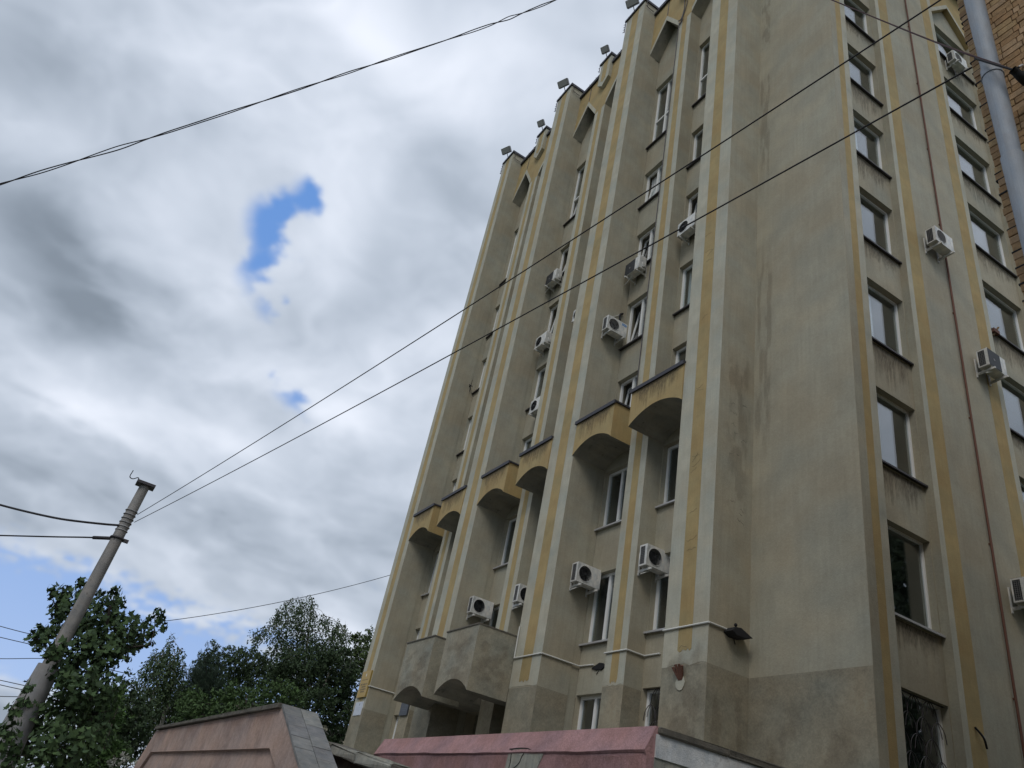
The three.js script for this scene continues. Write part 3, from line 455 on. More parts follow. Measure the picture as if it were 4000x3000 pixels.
function wallFlood(label, pos, ry) {
  const t = thing('wall_floodlight', label, 'floodlight', pos, ry, 'black floodlights at the ends of white trunking');
  const s = shapeOf([[-0.22, 0], [-0.16, 0.07], [0.0, 0.10], [0.3, 0.0], [0.12, -0.05], [-0.1, -0.06]]); const g = new THREE.ExtrudeGeometry(s, { depth: 0.22, bevelEnabled: true, bevelSize: 0.015, bevelThickness: 0.015, bevelSegments: 2 });
  mesh('lamp_housing', uvm(g), M.black, t); mesh('bracket', [rod([0.02, 0.08, 0.08], [0.0, 0.18, 0.08], 0.018), rod([0.02, -0.08, 0.02], [0.08, -0.16, 0.0], 0.01), new THREE.SphereGeometry(0.035, 10, 8).translate(0, 0.19, 0.08)], M.black, t);
}
wallFlood('black pointed floodlight on the flank of the corner pier', [-3.69, 6.3, -0.62], Math.PI / 2);
wallFlood('black pointed floodlight in the bay above a ground floor window', [-8.72, 6.28, -1.17], Math.PI);

function textLines(w, h, rows, seed) {                                                // rows of dark print, too small to read in the photograph
  const c = document.createElement('canvas'); c.width = 256; c.height = Math.round(256 * h / w); const x = c.getContext('2d'); x.fillStyle = rows.bg; x.fillRect(0, 0, c.width, c.height); const R = rng(seed);
  rows.lines.forEach(([y, hh, wd, col, off = 0]) => { x.fillStyle = col; let p = c.width * (0.5 + off - wd / 2); const e = c.width * (0.5 + off + wd / 2); const H = hh * c.height; while (p < e) { const lw = H * (0.45 + R() * 0.35); x.fillRect(p, y * c.height, lw * 0.3, H); if (R() > 0.3) x.fillRect(p + lw * 0.6, y * c.height, lw * 0.3, H); x.fillRect(p, y * c.height + (R() > 0.5 ? 0 : H * 0.42), lw * 0.9, H * 0.18); p += lw * 1.25; } });
  if (rows.emblem) { const [ex, ey, er, col] = rows.emblem; x.fillStyle = col; const X = ex * c.width, Y = ey * c.height, q = er * c.width; x.beginPath(); x.moveTo(X - q, Y - q * 1.2); x.lineTo(X + q, Y - q * 1.2); x.lineTo(X + q, Y + q * 0.5); x.lineTo(X, Y + q * 1.5); x.lineTo(X - q, Y + q * 0.5); x.fill(); x.fillRect(X - q * 0.2, Y - q * 2.2, q * 0.4, q); }
  const t = new THREE.CanvasTexture(c); t.colorSpace = THREE.SRGBColorSpace; return t;
}
function sign(name, label, category, x0, x1, y0, y1, z, depth, edge, tex) {
  const t = thing(name, label, category, [(x0 + x1) / 2, y0, z]); const w = x1 - x0, h = y1 - y0;
  mesh('board', box(-w / 2, w / 2, 0, h, 0, depth), edge, t);
  const g = new THREE.PlaneGeometry(w - 0.01, h - 0.01); g.translate(0, h / 2, depth + 0.002); mesh('printed_face', g, new THREE.MeshStandardMaterial({ map: tex, roughness: 0.5 }), t);
}
sign('gold_plaque', 'gold plaque with white emblem and dark lettering on end pier', 'sign', -22.0, -21.14, 6.0, 6.95, 0.006, 0.06, new THREE.MeshStandardMaterial({ color: lin(0.38, 0.27, 0.08), roughness: 0.4, metalness: 0.3 }),
  textLines(0.86, 0.95, { bg: '#b39652', emblem: [0.5, 0.16, 0.05, '#d8d8d0'], lines: [[0.32, 0.035, 0.64, '#1e160a'], [0.48, 0.066, 0.78, '#1e160a'], [0.575, 0.066, 0.55, '#1e160a'], [0.67, 0.066, 0.62, '#1e160a'], [0.765, 0.06, 0.45, '#1e160a']] }, 12));
sign('white_notice', 'white notice sheet stuck below the gold plaque', 'notice', -22.0, -21.24, 5.38, 5.85, 0.006, 0.012, M.frame,
  textLines(0.76, 0.47, { bg: '#c9d0dc', emblem: [0.55, 0.2, 0.045, '#9098a6'], lines: [[0.42, 0.04, 0.55, '#a0a8b6'], [0.53, 0.04, 0.6, '#a4acb8'], [0.64, 0.04, 0.35, '#a8b0bc']] }, 13));
sign('grey_plaque', 'dark grey plaque with white marks beside the entrance canopies', 'sign', -19.2, -18.56, 5.42, 5.95, -0.652, 0.05, new THREE.MeshStandardMaterial({ color: lin(0.05, 0.055, 0.065), roughness: 0.5 }),
  textLines(0.64, 0.53, { bg: '#4a4f58', lines: [[0.1, 0.14, 0.5, '#aab4bd'], [0.4, 0.05, 0.6, '#5c626c'], [0.55, 0.05, 0.66, '#5c626c'], [0.68, 0.05, 0.5, '#5c626c']] }, 14));
{ // a small aerial outside one window and a bird's nest outside another
  const t = thing('window_aerial', 'small spiky aerial on a bent arm beside window sill', 'aerial', [-21.0, 19.9, -0.95]);
  mesh('arm', tube([[-0.35, -0.12, -0.1], [-0.05, 0.0, 0.0], [0.05, 0.12, 0.05], [0.05, 0.22, 0.06]], 0.016, 5), M.black, t);
  mesh('boom', rod([-0.15, 0.38, 0.1], [0.15, 0.16, 0.02], 0.022), M.black, t);
  [[-0.32, 0.34], [-0.38, 0.22], [-0.4, 0.1], [0.3, 0.4]].forEach(q => mesh('element', rod([0.03, 0.22, 0.05], [q[0], q[1], 0.14], 0.009, 5), M.black, t));
  const n = thing('broken_bracket', 'rusty broken bracket under the window near brick wall', 'bracket', [-1.55, 16.95, -8.2]);
  mesh('plate', box(0, 0.12, -0.12, 0.0, -0.14, 0.12), M.rust, n); mesh('stub', rod([0.02, -0.2, 0.05], [0.14, 0.1, -0.08], 0.03), M.mortar, n);
}
{ // torn cable end on the side panel
  const a = onX(3810, 2840, -1.36), b = onX(3860, 2925, -1.3);
  const t = thing('torn_cable', 'torn dark cable end hanging across the ochre stripe', 'cable', [-1.37, b.y, b.z]);
  mesh('sheath', tube([[0, a.y - b.y, a.z - b.z], [0.08, (a.y - b.y) * 0.5, (a.z - b.z) * 0.55], [0.05, 0, 0]], 0.022, 6), M.black, t); mesh('bare_strand', tube([[0.03, (a.y - b.y) * 0.9, (a.z - b.z) * 0.9], [0.1, (a.y - b.y) * 0.5, (a.z - b.z) * 0.5]], 0.012, 5), M.sillPale, t);
}

// ───────────────────────── brick neighbour with its downpipe ─────────────────────────
{
  const bx0 = 5.45, ZB = 5.85, P = 0.077, top = 16;
  const b = thing('brick_building', 'orange brick corner of the neighbouring building with loose mortar joints', 'building');
  mesh('wall_core', box(bx0 + 0.03, 26, 0, top, -7.5, ZB - 0.012), M.mortar, b);
  mesh('roof', box(bx0 - 0.2, 26.2, top, top + 0.2, -7.7, ZB + 0.3), M.coping, b);
  const mats = [[0.46, 0.285, 0.14], [0.50, 0.325, 0.165], [0.44, 0.275, 0.14], [0.49, 0.33, 0.19], [0.52, 0.35, 0.175]].map((c, i) => surf(lin(...c), grimeVar, 0.8, { rough: 0.95, bump: 0.003, bm: 0.3, ox: i * 0.21 }));
  const R = rng(41), geos = {}; const gget = w => geos[w] ??= uvm(new RoundedBoxGeometry(w, 0.0705, 0.12, 1, 0.005));
  const rest = []; let count = 0;
  const rows = Math.floor(top / P);
  for (let r = 0; r < rows; r++) {
    const y = r * P + 0.038; let x = bx0 + (R() - 0.5) * 0.016, first = true, k = 0;
    while (x < 11.8) {
      let w = first ? (r % 2 ? 0.12 : 0.25) : (r % 6 === 5 ? 0.12 : 0.25); first = false;
      if (x < 5.87 && x + w > 5.845) w = Math.max(0.05, +(5.862 - x).toFixed(2));
      const near = y > 5.1 && y < 9.4 && x < 6.35;
      const px = x + w / 2, pz = ZB - 0.06 + (R() - 0.5) * 0.008, ry = (R() - 0.5) * 0.02;
      if (near && count < 300) { const m = mesh('brick', gget(w), mats[Math.floor(R() * 5)], b); m.position.set(px, y + (R() - 0.5) * 0.004, pz); m.rotation.set(0, ry, (R() - 0.5) * 0.012); count++; }
      else rest.push([px, y, pz, w]);
      if (near && k === 0 && R() < 0.45 && count < 300) { const v = mesh('open_joint', box(-0.02, 0.03 + R() * 0.07, -0.006 - R() * 0.006, 0.006, -0.03, 0.0), M.black, b); v.position.set(bx0 + 0.012, y + P / 2, ZB + 0.001); }
      x += w + 0.004 + R() * 0.005; k++;
    }
  }
  const im = new THREE.InstancedMesh(uvm(new THREE.BoxGeometry(1, 0.066, 0.12)), mats[1], rest.length), mt = new THREE.Matrix4(), col = new THREE.Color();
  rest.forEach((q, i) => { mt.makeScale(q[3], 1, 1).setPosition(q[0], q[1], q[2]); im.setMatrixAt(i, mt); const v = 0.8 + R() * 0.3; im.setColorAt(i, col.setRGB(v, v * 0.95, v * 0.9)); });
  im.name = 'bricks_beyond'; im.userData.kind = 'stuff'; im.castShadow = im.receiveShadow = true; b.add(im);
  const d = thing('downpipe', 'grey metal downpipe with overlapping sleeves on the brick wall', 'downpipe', [5.665, 0, 6.03]);
  for (let i = 0; i < 14; i++) { const y = 0.3 + i * 1.08; mesh('pipe_section', norm(new THREE.CylinderGeometry(0.078, 0.068, 1.12, 24, 1, true).translate(0, y + 0.54, 0)), M.zinc, d); if (i % 2 === 0) mesh('clip', [new THREE.TorusGeometry(0.079, 0.006, 6, 24).rotateX(Math.PI / 2).translate(0, y + 1.0, 0), rod([0, y + 1.0, -0.08], [0, y + 1.0, -0.2], 0.008)], M.zinc, d); }
  M.zinc.side = THREE.DoubleSide;
}

// ───────────────────────── forecourt walls ─────────────────────────
{
  struct('terrace', box(-22, 1.94, 0, 1.9, -1.1, 5.89), M.paving);
  const Z = 6.2, x0 = onZ(1508, 2874, Z).x, pR = onZ(2565, 2835, Z), x1 = pR.x, yt = pR.y;
  const w = thing('pink_parapet', 'pink rendered parapet with crumbling coping and cracked patch', 'wall', [0, 0, 0]);
  const R = rng(21), n = 60, prof = [];
  // front run: a steep weathering above an upright face, both slightly wavy
  const face = (rows) => { const pos = [], idx = []; for (let i = 0; i <= n; i++) { const x = x0 + (x1 - x0) * i / n; for (const [y, z, j] of rows) pos.push(x, y + (fbm(x * 2.1, y * 9, 3) - 0.5) * j, z + (fbm(x * 3, y * 7 + 9, 3) - 0.5) * j * 0.6); } const m = rows.length; for (let i = 0; i < n; i++) for (let k = 0; k < m - 1; k++) { const a = i * m + k, b = a + m; idx.push(a, a + 1, b, b, a + 1, b + 1); } const g = new THREE.BufferGeometry(); g.setAttribute('position', new THREE.Float32BufferAttribute(pos, 3)); g.setIndex(idx); g.computeVertexNormals(); return uvm(toCreasedNormals(norm2(g), 0.5)); };
  function norm2(g) { const h = g.toNonIndexed(); h.setAttribute('uv', new THREE.BufferAttribute(new Float32Array(h.attributes.position.count * 2), 2)); h.computeVertexNormals(); return h; }
  mesh('weathering', face([[yt, Z, 0.0], [yt - 0.03, Z + 0.012, 0.01], [yt - 0.13, Z + 0.065, 0.015], [yt - 0.205, Z + 0.1, 0.03], [yt - 0.222, Z + 0.085, 0.02]]), M.pink, w);
  mesh('wall_body', [box(x0, x1 - 0.001, 0, yt - 0.205, Z - 0.35, Z + 0.08), box(x0 + 0.0, x1 - 0.001, yt - 0.205, yt - 0.002, Z - 0.35, Z - 0.002)], M.pink, w);
  mesh('end_weathering', extr(shapeOf([[0, 0]].concat([[0.1, -0.205], [0.08, -0.24], [0, -0.24]])), 0, 0.02).rotateY(-Math.PI / 2).translate(x0, yt, Z), M.pink, w);
  mesh('end_cap', extr(shapeOf([[0, 0], [0.1, -0.205], [0.08, -0.24], [0, -0.24]]), 0, 0.02).rotateY(-Math.PI / 2).translate(x1, yt, Z), M.pink, w);
  for (let i = 0; i < 4; i++) runDecal(1.35, 0.5, [x0 + 0.75 + i * 1.38, yt - 0.24, Z + 0.084], w, i);
  // side run back to the building: whitewashed band, patched grey below
  const s = mesh('side_wall', box(x1 - 0.36, x1, 0, yt - 0.235, -1.0, Z - 0.001), M.concrete, w);
  mesh('whitewashed_band', box(x1 - 0.36, x1 + 0.012, yt - 0.235, yt - 0.062, -1.0, Z - 0.001), M.whitewash, s);
  for (let i = 0; i < 9; i++) { const za = Z - 0.15 - i * 0.52 - R() * 0.2, zb = za - 0.2 - R() * 0.25, ya = yt - 0.26 - R() * 0.05, pts = []; for (let k = 0; k < 9; k++) { const a = k / 9 * Math.PI * 2; pts.push([-(za + zb) / 2 + Math.cos(a) * (za - zb) / 2 * (0.8 + R() * 0.3), ya - 0.2 + Math.sin(a) * 0.19 * (0.8 + R() * 0.25)]); } const g = new THREE.ExtrudeGeometry(shapeOf(pts), { depth: 0.004 + i * 0.0004, bevelEnabled: false }); g.rotateY(Math.PI / 2); g.translate(x1, 0, 0); mesh('render_patch', uvm(g), [M.whitewash, M.concrete, M.dusty][i % 3], s); }
  let z = Z - 0.02; while (z > -0.9) { const l = 0.28 + R() * 0.5, gap = 0.008 + R() * 0.02, lip = R() * 0.02; const g = new RoundedBoxGeometry(0.42, 0.058, l, 2, 0.012); jitter(g, 0.012, R); g.rotateZ((R() - 0.5) * 0.03); g.translate(x1 - 0.19 + lip, yt - 0.031, z - l / 2); mesh('coping_stone', uvm(g), [M.slab, M.rubble, M.slab][Math.floor(R() * 3)], w); z -= l + gap; }
  function jitter(g, a, R) { const p = g.attributes.position, h = new Map(); for (let i = 0; i < p.count; i++) { const k = [p.getX(i), p.getY(i), p.getZ(i)].map(q => q.toFixed(3)).join(); let o = h.get(k); if (!o) h.set(k, o = [(R() - 0.5) * a, (R() - 0.5) * a, (R() - 0.5) * a]); p.setXYZ(i, p.getX(i) + o[0], p.getY(i) + o[1], p.getZ(i) + o[2]); } g.computeVertexNormals(); }
  // bared concrete where the pink render has dropped off
  const q = [[1990, 2925], [2030, 2921], [2060, 2923], [2072, 2928], [2092, 2932], [2108, 2930], [2124, 2934], [2112, 2965], [2098, 2995], [2085, 3030], [2075, 3100], [1950, 3100], [1962, 3040], [1974, 2985], [1984, 2945]].map(([u, v]) => { const p = onZ(u, v, Z + 0.09); return [p.x, p.y]; });
  const ec = mesh('bared_concrete', extr(shapeOf(q), Z + 0.06, Z + 0.086), M.concrete, w);
  const cr = pts => { const c = pts.map(([u, v]) => { const p = onZ(u, v, Z + 0.09); return [p.x, p.y, Z + 0.088]; }); return tube(c, 0.0045, 5); };
  mesh('crack', [cr([[2046, 2942], [2036, 2958], [2030, 2975], [2018, 2990], [2000, 3004]]), cr([[2000, 2928], [1996, 2950], [1993, 2975], [1985, 3005]]), cr([[1990, 2926], [2030, 2922], [2062, 2924], [2072, 2929], [2092, 2933], [2108, 2931], [2124, 2935]])], M.black, ec);
  // stair cheek: trapezoid wall with a sunk panel and a stone clad slope
  const ZC = 8.0, t = thing('stair_cheek_wall', 'dusty pink stair wall with sunk panel and grey stone sloped end', 'wall');
  const TR = onZ(1105, 2755, ZC), TL = onZ(612, 2850, ZC), LB = onZ(520, 3000, ZC), RB = onZ(1172, 3000, ZC);
  const sL = (TL.y - LB.y) / (TL.x - LB.x), sR = (TR.y - RB.y) / (TR.x - RB.x);
  const f = shapeOf([[TL.x - TL.y / sL, 0], [TR.x - TR.y / sR, 0], [TR.x, TR.y - 0.03], [TL.x, TL.y - 0.03]]);
  const PL = onZ(588, 2937, ZC), PM = onZ(830, 2930, ZC), PR = onZ(1052, 2922, ZC), PB = onZ(1082, 3000, ZC), sp = (PR.y - PB.y) / (PR.x - PB.x), PLB = onZ(545, 3000, ZC), spl = (PL.y - PLB.y) / (PL.x - PLB.x);
  const yb = 0.5; f.holes.push(new THREE.Path([[PL.x, PL.y], [PL.x - (PL.y - yb) / spl, yb], [PR.x - (PR.y - yb) / sp, yb], [PR.x, PR.y], [PM.x, PM.y]].map(q => new THREE.Vector2(...q))));
  mesh('face', extr(f, ZC - 0.05, ZC), M.dusty, t);
  mesh('wall_body', extr(shapeOf([[TL.x - TL.y / sL, 0], [TR.x - TR.y / sR, 0], [TR.x, TR.y - 0.03], [TL.x, TL.y - 0.03]]), ZC - 0.42, ZC - 0.05), M.dusty, t);
  for (let i = 0; i < 6; i++) runDecal(1.3, 0.42, [TL.x + 0.9 + i * 1.4, TL.y - 0.04, ZC + 0.003], t, i);
  // capping along the level top, in lengths
  for (let i = 0; i < 12; i++) { const a = TL.x + (TR.x - TL.x) * i / 12, b = TL.x + (TR.x - TL.x) * (i + 1) / 12 - 0.012, g = new RoundedBoxGeometry(b - a, 0.05, 0.5, 2, 0.008); jitter(g, 0.008, R); g.translate((a + b) / 2, TR.y - 0.006, ZC - 0.2); mesh('capping', uvm(g), M.slab, t); }
  // stone tiles down the slope
  const ang = Math.atan(sR), len = 5.2, tl = 0.27; const tm = [[0.20, 0.205, 0.20], [0.25, 0.255, 0.25], [0.225, 0.23, 0.235], [0.28, 0.285, 0.27]].map((c, i) => surf(lin(...c), grimeVar, 0.8, { rough: 0.8, bump: 0.004, bm: 0.3, ox: i * 0.23 }));
  for (let c = 0; c < 2; c++) for (let r = 0; r * tl < len; r++) { const off = c ? tl * 0.45 : 0, g = new RoundedBoxGeometry(tl - 0.006, 0.035, 0.218, 1, 0.004); g.translate(r * tl + tl / 2 - off * (r ? 1 : 0), 0.012 + R() * 0.004, ZC - 0.095 - c * 0.225); g.rotateZ(ang); g.translate(TR.x, TR.y - 0.01, 0); mesh('stone_tile', uvm(g), tm[Math.floor(R() * 4)], t); }
  // broken stone coping of the inner stair wall
  const A = onZ(1290, 2905, 7.05), B = onZ(1545, 2992, 7.05), iw = thing('inner_stair_wall', 'low wall with broken grey stone coping between the pink walls', 'wall');
  const L = B.x - A.x, sa = Math.atan2(B.y - A.y, L);
  mesh('wall_body', extr(shapeOf([[A.x - 3, 0], [B.x + 2, 0], [B.x + 2, Math.max(0.1, B.y - 0.12 + 2 * Math.tan(sa))], [A.x - 3, A.y - 0.12 - 3 * Math.tan(sa)]]), 6.75, 7.0), M.slab, iw);
  let xx = -3; while (xx < L + 2) { const l = 0.5 + R() * 0.6, g = new RoundedBoxGeometry(l - 0.015, 0.11, 0.46, 2, 0.015); jitter(g, 0.03, R); g.translate(xx + l / 2, -0.05, 6.87); g.rotateZ(sa); g.translate(A.x, A.y, 0); mesh('coping_stone', uvm(g), R() > 0.5 ? M.slab : M.concrete, iw); xx += l; }
}

// ───────────────────────── utility pole and wires ─────────────────────────
const DP = 22;
{
  const topP = atD(566, 1900, DP), lowP = atD(215, 2560, DP); const axis = topP.clone().sub(lowP).normalize(); const base = lowP.clone().addScaledVector(axis, -lowP.y / axis.y);
  const p = thing('utility_pole', 'grey tubular utility pole with a thicker lower section', 'utility pole', base.toArray());
  const at = y => axis.clone().multiplyScalar(y / axis.y), H = topP.y;
  mesh('upper_shaft', uvm(rod(at(lowP.y - 0.4), at(H), 0.175, 20, 0.125)), M.poleM, p);
  mesh('lower_shaft', uvm(rod(at(0), at(lowP.y - 0.25), 0.44, 24, 0.25)), M.steelM, p);
  const capY = at(H); mesh('cap_plate', [box(capY.x - 0.2, capY.x + 0.2, H, H + 0.07, capY.z - 0.24, capY.z + 0.24)], M.sillDark, p);
  mesh('hook', tube([[capY.x, H + 0.07, capY.z + 0.2], [capY.x, H + 0.16, capY.z + 0.24], [capY.x, H + 0.08, capY.z + 0.36], [capY.x, H + 0.1, capY.z + 0.44], [capY.x, H + 0.3, capY.z + 0.44]], 0.013, 6), M.wire, p);
  for (let i = 0; i < 6; i++) { const c = at(atD(520 - i * 8, 2000 + i * 15, DP).y); mesh('band', new THREE.TorusGeometry(0.148, 0.012, 6, 24).rotateX(Math.PI / 2).translate(c.x, c.y, c.z), i > 3 ? M.sillPale : M.steelM, p); }
  const cl = at(atD(463, 2105, DP).y); mesh('clamp', [new THREE.TorusGeometry(0.155, 0.03, 6, 24).rotateX(Math.PI / 2).translate(cl.x, cl.y, cl.z), box(cl.x - 0.05, cl.x + 0.05, cl.y - 0.04, cl.y + 0.04, cl.z - 0.28, cl.z - 0.1)], M.sillDark, p);
}
function wire(label, pts, r, mat = M.wire, name = 'overhead_wire', group) { const g = tube(pts, r, 6, 40), c = new THREE.Vector3(); const m = mesh(name, g, mat); tag(m, label, 'wire', group); return m; }
const sag = (a, b, s, n = 8) => Array.from({ length: n + 1 }, (_, i) => { const t = i / n, p = a.clone().lerp(b, t); p.y -= s * 4 * t * (1 - t); return p; });
wire('taut upper wire from the pole over the office block roofline', sag(atD(537, 2010, DP), onZ(3860, -122, 5.86), 0.12), 0.0085);
wire('taut lower wire from the pole to the brick corner', sag(atD(525, 2040, DP), onZ(3797, 263, 5.86), 0.1), 0.0085);
wire('thick drooping wire leaving the pole by a clamp with shackles', [atD(466, 2052, DP - 0.1), atD(430, 2049.5, DP + 0.1), atD(294, 2035, DP + 1), atD(203, 2020.6, DP + 2), atD(0, 1972, DP + 4), atD(-300, 1880, DP + 7), atD(-700, 1730, DP + 12)], 0.03, M.wire);
wire('frayed wire leaving the pole at the lower rusty clamp', [atD(450, 2105, DP - 0.1), atD(362, 2099.7, DP + 0.6), atD(217, 2097, DP + 2), atD(0, 2091.6, DP + 4), atD(-400, 2082, DP + 8)], 0.022, M.wire);
wire('dark cable sleeve where the frayed wire meets the pole', [atD(452, 2106, DP - 0.12), atD(440, 2103.5, DP + 0.02), atD(365, 2099.8, DP + 0.6)], 0.048, M.wire, 'cable_sleeve');
wire('thin far wire from the leafy maple to the block', sag(atD(630, 2428, 50), atD(1560, 2236, 52), 0.35), 0.02, M.wire);
[[[0, 2446], [150, 2484]], [[0, 2489], [140, 2521]], [[0, 2573], [220, 2576]], [[0, 2657], [120, 2683]], [[0, 2675], [150, 2707]], [[0, 2720], [140, 2726]]].forEach(([a, b], i) => wire('thin distant wire behind the maple tree', [atD(a[0] - 400, a[1] - (b[1] - a[1]) * 3.2, 90), atD(...a, 80), atD(...b, 78), atD(b[0] + 300, b[1] + 60, 75)], 0.03, M.wire, 'distant_wire', 'distant wires behind the maple'));
{ // slack twisted pair crossing the clouds
  const ctl = [atD(-700, 920, 15), atD(-300, 810, 13.5), atD(0, 720, 12.5), atD(615, 530, 11.2), atD(1085, 376, 10.3), atD(1573, 213, 9.4), atD(1899, 103, 8.9), atD(2170, 0, 8.5), atD(2600, -190, 7.9), atD(3000, -400, 7.4)];
  const c = new THREE.CatmullRomCurve3(ctl, false, 'centripetal'), a = [], b = [], N = 220, R = rng(8); let ph = 0; const up = new THREE.Vector3(0, 1, 0);
  for (let i = 0; i <= N; i++) { const t = i / N, p = c.getPoint(t), tn = c.getTangent(t), s1 = new THREE.Vector3().crossVectors(tn, up).normalize(), s2 = new THREE.Vector3().crossVectors(s1, tn); ph += 0.22 + 0.12 * Math.sin(i * 0.13); const q = 0.008 + 0.026 * Math.pow(fbm(i * 0.11, 3, 2), 2.2); a.push(p.clone().addScaledVector(s1, Math.cos(ph) * q).addScaledVector(s2, Math.sin(ph) * q)); b.push(p.clone().addScaledVector(s1, -Math.cos(ph) * q).addScaledVector(s2, -Math.sin(ph) * q)); }
  const m = mesh('twisted_cable', [tube(a, 0.0095, 5, 500), tube(b, 0.0085, 5, 500)], M.wire); tag(m, 'slack twisted cable strung across the open clouds', 'wire');
}
{ // cable clamped to the brick wall
  const B = onZ(3985, 300, 6.02), far = atD(2300, -390, 16);
  const t = thing('anchored_cable', 'reddish black cable tied with black tape to the brick wall', 'cable', B.toArray());
  const loc = v => v.clone().sub(B); const e1 = loc(onZ(3955, 272, 6.13)), k = loc(onZ(3815, 224, 6.2));
  mesh('cable', tube([e1, loc(onZ(3900, 253, 6.16)), k, loc(atD(3600, 143, 5.9)), loc(atD(3250, 0, 7.2)), loc(far)], 0.0085, 6, 50), M.cable, t);
  mesh('tied_tail', tube([e1, loc(onZ(3900, 256, 6.16)), loc(onZ(3808, 228, 6.19))], 0.009, 6, 10), M.wire, t);
  mesh('tape_wrap', [tube([e1, loc(onZ(3968, 281, 6.1)), loc(onZ(3985, 300, 6.06)), loc(onZ(4012, 325, 5.97))], 0.033, 8, 12), tube([loc(onZ(3985, 290, 6.03)), loc(onZ(4004, 306, 6.0)), loc(onZ(4040, 345, 5.9))], 0.036, 8, 10)], M.black, t);
  mesh('wall_hook', tube([loc(onZ(3978, 264, 5.99)), loc(onZ(3990, 256, 5.96)), loc(onZ(3994, 258, 5.86))], 0.012, 6, 8), M.sillPale, t);
}

// ───────────────────────── trees ─────────────────────────
const leafMat = (r, g, b) => new THREE.MeshStandardMaterial({ color: lin(r, g, b), roughness: 0.85, side: THREE.DoubleSide });
function leafFan(pts, fold = 0.25) { const g = new THREE.ShapeGeometry(shapeOf(pts)); const p = g.attributes.position; for (let i = 0; i < p.count; i++) p.setZ(i, Math.abs(p.getX(i)) * fold); g.computeVertexNormals(); return norm(g); }
const mapleLeaf = leafFan([[0, -0.1], [0.16, -0.02], [0.42, -0.08], [0.33, 0.12], [0.5, 0.34], [0.26, 0.36], [0.16, 0.62], [0, 0.95], [-0.16, 0.62], [-0.26, 0.36], [-0.5, 0.34], [-0.33, 0.12], [-0.42, -0.08], [-0.16, -0.02]]);
const ovalLeaf = leafFan([[0, 0], [0.22, 0.25], [0.26, 0.5], [0.12, 0.8], [0, 1], [-0.12, 0.8], [-0.26, 0.5], [-0.22, 0.25]]);
function spray(n, len, size, droop, seed) { const R = rng(seed), gs = []; for (let i = 0; i < n; i++) { const g = ovalLeaf.clone(); const s = size * (0.7 + R() * 0.6); g.scale(s, s, s); g.rotateX(-1.2 + R() * 2.4); g.rotateY(R() * 6.28); g.rotateZ((R() - 0.5) * 1.6 + Math.PI * droop); const t = (i + R()) / n; g.translate((R() - 0.5) * size * 1.6, -len * t * droop + len * t * (1 - droop) * 0.3, (R() - 0.5) * size * 1.6 + len * t * (1 - droop)); gs.push(g); } return merge(gs); }
const birchSpray = spray(14, 0.5, 0.105, 1, 3), bushSpray = spray(11, 0.28, 0.10, 0.25, 4);
const needle = (() => { const gs = [], R = rng(6); for (let i = 0; i < 16; i++) { const g = new THREE.ConeGeometry(0.012, 0.16, 3); g.rotateX(1.2 + (R() - 0.5)); g.rotateZ((R() - 0.5) * 1.8); g.translate((R() - 0.5) * 0.14, (R() - 0.5) * 0.05, (i / 16) * 0.45); gs.push(g); } return merge(gs); })();
const bark = surf(lin(0.09, 0.075, 0.06), grimeVar, 0.9, { bump: 0.01, bm: 0.3 }), birchBark = surf(lin(0.42, 0.40, 0.36), grimeVar, 0.7, { bump: 0.004, bm: 0.3 });
